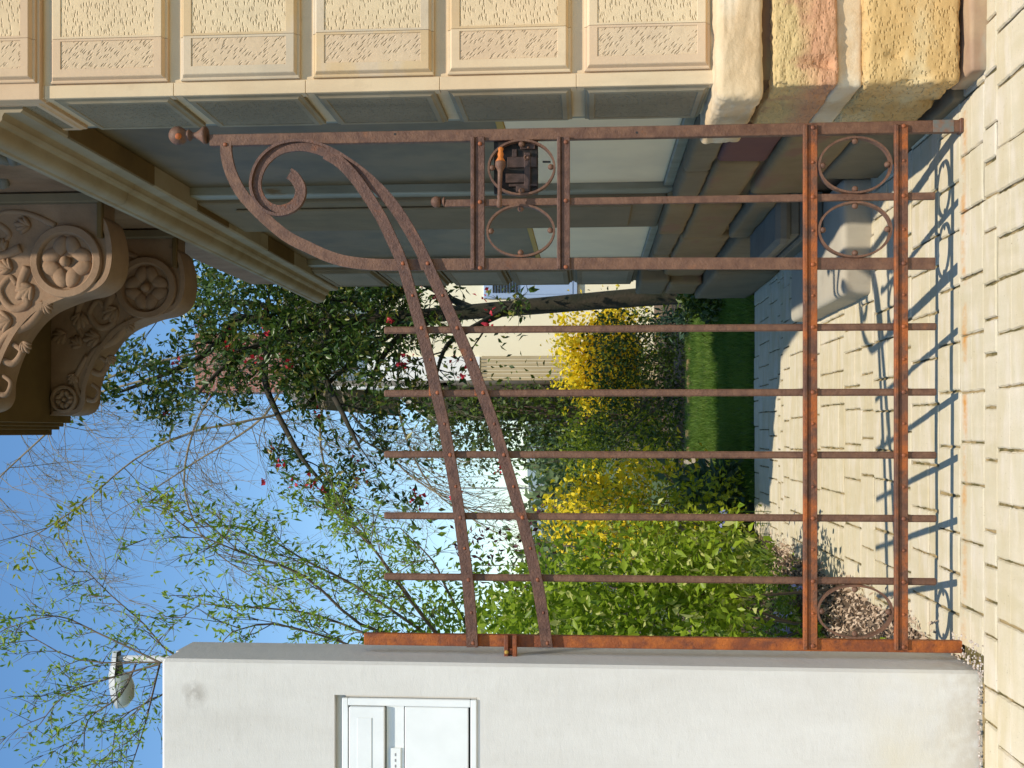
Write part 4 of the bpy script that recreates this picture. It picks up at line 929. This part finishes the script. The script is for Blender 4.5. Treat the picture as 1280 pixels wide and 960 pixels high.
# ground cover, mulch, lawn blades, bluebells
rg = np.random.default_rng(40)
def scat(n_, x0, x1, y0, y1, zf): X = rg.uniform(x0, x1, n_); Y = rg.uniform(y0, y1, n_); return np.array([(a_, b_, zf(a_, b_)) for a_, b_ in zip(X, Y)])
C_ = scat(11000, -1.35, -.56, 3.28, 6.4, lambda a_, b_: bedz(a_, b_) + .008 if a_ < -.63 else .004); keep = (C_[:, 0] < -.61 + .03 * np.sin(C_[:, 1] * 9)); C_ = C_[keep | (rg.random(len(C_)) < .15)]
tag(leaves('leaf_litter', L_DEAD, None, C_, .024, up=1.2, asp=.45, rng=rg), 'brown dead leaf litter on the bed beside the paving', 'leaf litter', kind='stuff')
C_ = np.concatenate([cloud(scat(90, -1.25, -.80, 4.3, 5.3, lambda a_, b_: bedz(a_, b_) + .05), 24, (.04, .04, .025), rg), cloud(scat(90, -1.3, -.70, 5.2, 7.2, lambda a_, b_: bedz(a_, b_) + .06), 24, (.05, .05, .03), rg), cloud([gnd(rg.uniform(958, 1003), rg.uniform(742, 803)) + Vector((0, 0, .04)) for _ in range(80)], 30, (.03, .04, .022), rg), cloud(scat(14, -.9, -.72, 3.45, 3.8, lambda a_, b_: bedz(a_, b_) + .04), 16, (.03, .03, .02), rg)])
tag(leaves('ground_cover', L_HEDGE, None, C_, .030, up=.8, rng=rg), 'bright green ground cover on the bed behind the gate', 'ground cover', kind='stuff')
def blades(name, mat, pts, h, wd, label, cat, lean=.35):
    n_ = len(pts); P0 = np.asarray(pts); th = rg.uniform(0, 2*PI, n_); dx = np.cos(th) * wd; dyy = np.sin(th) * wd; H = h * rg.uniform(.4, 1.6, n_); lx = rg.normal(0, lean, n_) * H; ly = rg.normal(0, lean, n_) * H
    a_ = P0 + np.stack([dx, dyy, 0*dx], 1); b_ = P0 - np.stack([dx, dyy, 0*dx], 1); c_ = P0 + np.stack([lx, ly, H], 1)
    V = np.stack([a_, b_, c_], 1).reshape(-1, 3); me = bpy.data.meshes.new(name); me.vertices.add(3*n_); me.vertices.foreach_set('co', V.ravel()); me.loops.add(3*n_); me.loops.foreach_set('vertex_index', np.arange(3*n_)); me.polygons.add(n_)
    me.polygons.foreach_set('loop_start', np.arange(n_) * 3); me.polygons.foreach_set('loop_total', np.full(n_, 3)); q = me.attributes.new('tint', 'FLOAT', 'POINT'); tn = np.clip(rg.uniform(0, 1, n_) * .6 + np.array([mnoise.noise(Vector((a_ * 2.2, b_ * 3.4, 0))) for a_, b_ in P0[:, :2]]) * .7 + .2, 0, 1); q.data.foreach_set('value', np.repeat(tn, 3).astype(np.float32)); me.materials.append(mat); me.update()
    o = bpy.data.objects.new(name, me); COL.objects.link(o); return tag(o, label, cat, kind='stuff')
zl = lambda a_, b_: -.01 + .05 * max(0, (b_ - 7.2) / 3.4)
blades('lawn_grass', L_GRASS, scat(60000, -.45, 2.2, 6.93, 10.9, zl), .045, .0035, 'short green lawn grass beyond the end of the paving', 'grass')
blades('bed_grass', L_GRASS, scat(1800, -1.2, -.68, 6.0, 7.6, lambda a_, b_: bedz(a_, b_)), .17, .005, 'long green blades growing at the edge of the bed', 'grass', .6)
for i, (x_, y_) in enumerate(((905, 640), (902, 655), (898, 690), (912, 688), (893, 668), (997, 733), (985, 790), (975, 770))):
    Y = 6.3 if x_ < 940 else 4.9; q = at(x_, y_, Y); gz = bedz(q.x, Y)
    t = thing('bluebell', (q.x, Y, gz), ['pale blue flower in long grass next to the dark shaded plant', 'pale blue flower in the long grass just below the first one', 'violet flower lowest in the tall grass patch', 'violet blue flower closest to the paving in the tall grass', 'small blue flower deepest in the shrubs of the bed', 'lilac flower beside the litter right behind the lower rail', 'pale blue flower lowest in the bright ground cover', 'pale blue flower in the middle of the bright ground cover'][i], 'flower', 'small blue flowers in the bed')
    MB().tube([(q.x, Y, gz - .01), (q.x + .005, Y, gz + .05), (q.x, Y, max(q.z, gz + .06))], .0018, 4).build('stem', L_GRASS, t)
    leaves('petals', L_BLUE, t, cloud([(q.x, Y, max(q.z, gz + .06))], 12, (.010, .010, .013), rg), .022, rng=rg, asp=.7)
# stones edging the lawn
r = random.Random(12); ed = []
for i in range(9):
    yy = 392 + i * 21.5; q = at(873, yy, 10.7); L = .14 * r.uniform(.75, 1.2)
    ed.append(q.x); lab = 'pale edging stone on the far rim of the lawn'
    o = MB().rough(q.x - L/2, q.x + L/2, 10.64, 10.78, .0, .075 * r.uniform(.6, 1.3), r=.03, amp=.02, fr=6, seed=60 + i, cut=6).build('edging_stone', S_OCHRE, None, smooth=True, origin=(q.x, 10.7, 0))
    tag(o, ['pale edging stone nearest the tree trunk on the far rim of the lawn', 'second edging stone from the tree trunk along the far rim of the lawn', 'third edging stone from the tree trunk along the lawn rim', 'edging stone just before the middle of the lawn rim, fourth from the trunk', 'middle edging stone of the row on the lawn rim', 'edging stone just past the middle of the lawn rim', 'third edging stone from the left end of the lawn rim', 'second edging stone from the left end of the lawn rim', 'leftmost edging stone of the lawn rim, by the shrubs'][i], 'stone', 'stones edging the lawn')
q0 = at(868, 577, 9.6); tag(MB().rough(q0.x - .04, q0.x + .05, 8.9, 10.2, -.03, .16, r=.03, amp=.012, seed=80, cut=10).build('low_stone_wall', S_PALE, None, smooth=True, origin=(q0.x, 9.6, 0)), 'low pale stone border at the left corner of the lawn', 'border')
# ------------------------------------------------------------------ far things
YH = 17.0; a = at(735, 477, YH); c = at(395, 300, YH); hx0 = a.x; zt_ = c.z
h = thing('cream_house', (3, YH, 0), 'cream rendered house with pale blue shutters behind the trees', 'house')
MB().box(hx0, 9, YH, YH + 7, -.05, zt_).build('wall', HOUSEC, h)
q1 = at(600, 446, YH); MB().box(hx0 - .015, q1.x, YH - .06, YH - .0, q1.z, zt_ - .05).build('white_bay', HOUSEW, h)
b = MB(); ov = .7; x0 = at(400, 512, YH).x; zr = at(300, 455, YH).z
b.add([(x0, YH - .5, zt_ - .05), (9, YH - .5, zt_ - .05), (9, YH + 3.5, zr + .3), (x0 + .45, YH + 3.5, zr + .3), (x0, YH + 7.5, zt_ - .05), (9, YH + 7.5, zt_ - .05), (x0, YH - .5, zt_ + .12), (9, YH - .5, zt_ + .12)], [(0, 1, 7, 6), (6, 7, 2, 3), (3, 2, 5, 4), (0, 6, 3, 4), (0, 4, 5, 1)])
b.build('roof', ROOFM, h)
q1 = at(312, 492, YH + 3); q2 = at(258, 420, YH + 3); MB().box(q1.x, q2.x, YH + 2.4, YH + 3.4, q1.z - 1.2, q2.z).build('chimney', BRICK, h)
for (xa, xb, ya, yb) in ((605, 722, 300, 373), (470, 503, 335, 372), (395, 440, 300, 350)):
    p = at(xb, yb, YH); q = at(xa, ya, YH); wdt = q.x - p.x
    fr = MB().cbox(p.x, q.x, YH - .07, YH + .02, p.z, q.z, .01).build('window', SHUT, h)
    MB().cbox(p.x + .06, q.x - .06, YH - .08, YH - .0705, p.z + (q.z - p.z) * .05, p.z + (q.z - p.z) * .58, .004).build('shutter', SHUT, fr)
    b = MB(); z0 = p.z + (q.z - p.z) * .64; z1 = p.z + (q.z - p.z) * .92; k_ = 9
    for s_ in range(k_): zz = z0 + (z1 - z0) * s_ / k_; b.cbox(p.x + .09, q.x - .06, YH - .10, YH - .0715, zz, zz + (z1 - z0) / k_ * .45, .003)
    b.build('louvre', DARKG, fr)
q1 = at(735, 477, YH - 1); q2 = at(602, 446, YH - 1)
fn = thing('tan_fence_wall', (q2.x, YH - 1, 0), 'tan board screen standing against the cream house', 'fence')
n_ = 7; wd = (q2.x - q1.x) / n_
for i in range(n_): MB().cbox(q1.x + .02 + i*wd, q1.x + .02 + (i+1)*wd - .01, YH - 1.02, YH - .98, -.04, q2.z, .004).build('board', HOUSET, fn)
dp_ = thing('downpipe', (at(600, 481, YH - .3).x, YH - .3, 0), 'dark grey downpipe at the left edge of the cream house', 'pipe')
MB().tube([(at(600, 479, YH-.3).x, YH - .3, -.05), (at(600, 479, YH-.3).x, YH - .3, zt_)], .045, 10).build('pipe', ROOFM, dp_, smooth=True)
MB().tube([(at(600, 484, YH-.3).x, YH - .3, -.05), (at(600, 484, YH-.3).x, YH - .3, zt_ - .3)], .03, 8).build('pipe', LAMPG, dp_, smooth=True)
YS = 15.6; s_ = thing('garden_shed', (-.2, YS, 0), 'dark timber shed with a gable and pale bargeboard behind the gate', 'shed')
pe = [at(548, 524, YS), at(500, 498, YS), at(540, 440, YS)]
b = MB(); xa = at(600, 524, YS).x; xb = at(600, 482, YS).x; zz = at(548, 524, YS).z; za = at(498, 492, YS).z; xm = at(498, 488, YS).x
b.extrude([(xa, -.05), (xb, -.05), (xb, zz - .1), (xm, za), (xa, zz)], YS, YS + 2.4); b.build('wall', TIMB, s_)
b = MB(); b.extrude([(xa - .06, zz - .06), (xm, za + .02), (xm, za + .08), (xa - .06, zz)], YS - .08, YS - .002); b.build('bargeboard', VERGE, s_)
b = MB(); b.extrude([(xa - .08, zz - .02), (xm, za + .082), (xb + .05, zz - .1), (xb + .05, zz - .04), (xm, za + .15), (xa - .08, zz + .05)], YS - .02, YS + 2.5); b.build('roof', ROOFM, s_)
# street lamp behind the wall
YL = 15.0; st = thing('street_lamp', (at(300, 823, YL).x, YL, 0), 'grey street lamp head on its pole above the white wall', 'street lamp')
px_ = at(160, 823, YL); b = MB(); b.tube([(px_.x, YL, -.05), (px_.x, YL, 4), (px_.x, YL, at(146, 823, YL).z)], [.075, .06, .045], 12); b.build('pole', LAMPG, st, smooth=True)
hp = [at(143, 814, YL), at(148, 840, YL), at(150, 862, YL), at(147, 884, YL)]; b = MB(); vs = []
sec = [(814, 141, 156, .07), (826, 140, 157, .10), (842, 137, 161, .16), (858, 138, 166, .2), (872, 141, 166, .19), (883, 146, 158, .12)]
for (y_, xt, xb_, hw_) in sec:
    T = at(xt, y_, YL); B_ = at((xt + xb_) / 2, y_, YL)
    for k_ in range(9): a_ = PI * k_ / 8; vs.append((T.x, YL - hw_ * math.cos(a_), B_.z + (T.z - B_.z) * math.sin(a_)))
fs = [(9*i + k_, 9*i + k_ + 1, 9*i + k_ + 10, 9*i + k_ + 9) for i in range(len(sec) - 1) for k_ in range(8)] + [tuple(range(9)), tuple(range(len(vs) - 9, len(vs)))]
b.add(vs, fs); b.build('lamp_head', LAMPG, st, smooth=True)
b = MB(); vs = []; sb_ = sec[2:]
for (y_, xt, xb_, hw_) in sb_:
    B_ = at((xt + xb_) / 2, y_, YL); D = at(xb_ + 1, y_, YL)
    for k_ in range(9): a_ = PI * k_ / 8; vs.append((B_.x, YL - hw_ * .96 * math.cos(a_), B_.z - .002 - (B_.z - D.z) * math.sin(a_)))
fs = [(9*i + k_, 9*i + k_ + 1, 9*i + k_ + 10, 9*i + k_ + 9) for i in range(len(sb_) - 1) for k_ in range(8)] + [tuple(range(9)), tuple(range(len(vs) - 9, len(vs)))]
b.add(vs, fs); b.build('lamp_bowl', LAMPGL, st, smooth=True)
# thin distant pole seen between the bars
q = at(576, 610, 60); tag(MB().tube([(q.x, 60, -.05), (q.x, 60, q.z + .0)], .05, 6).build('far_pole', LAMPG, None, origin=(q.x, 60, 0)), 'thin pale pole in the far distance between the fourth and fifth bars', 'pole')
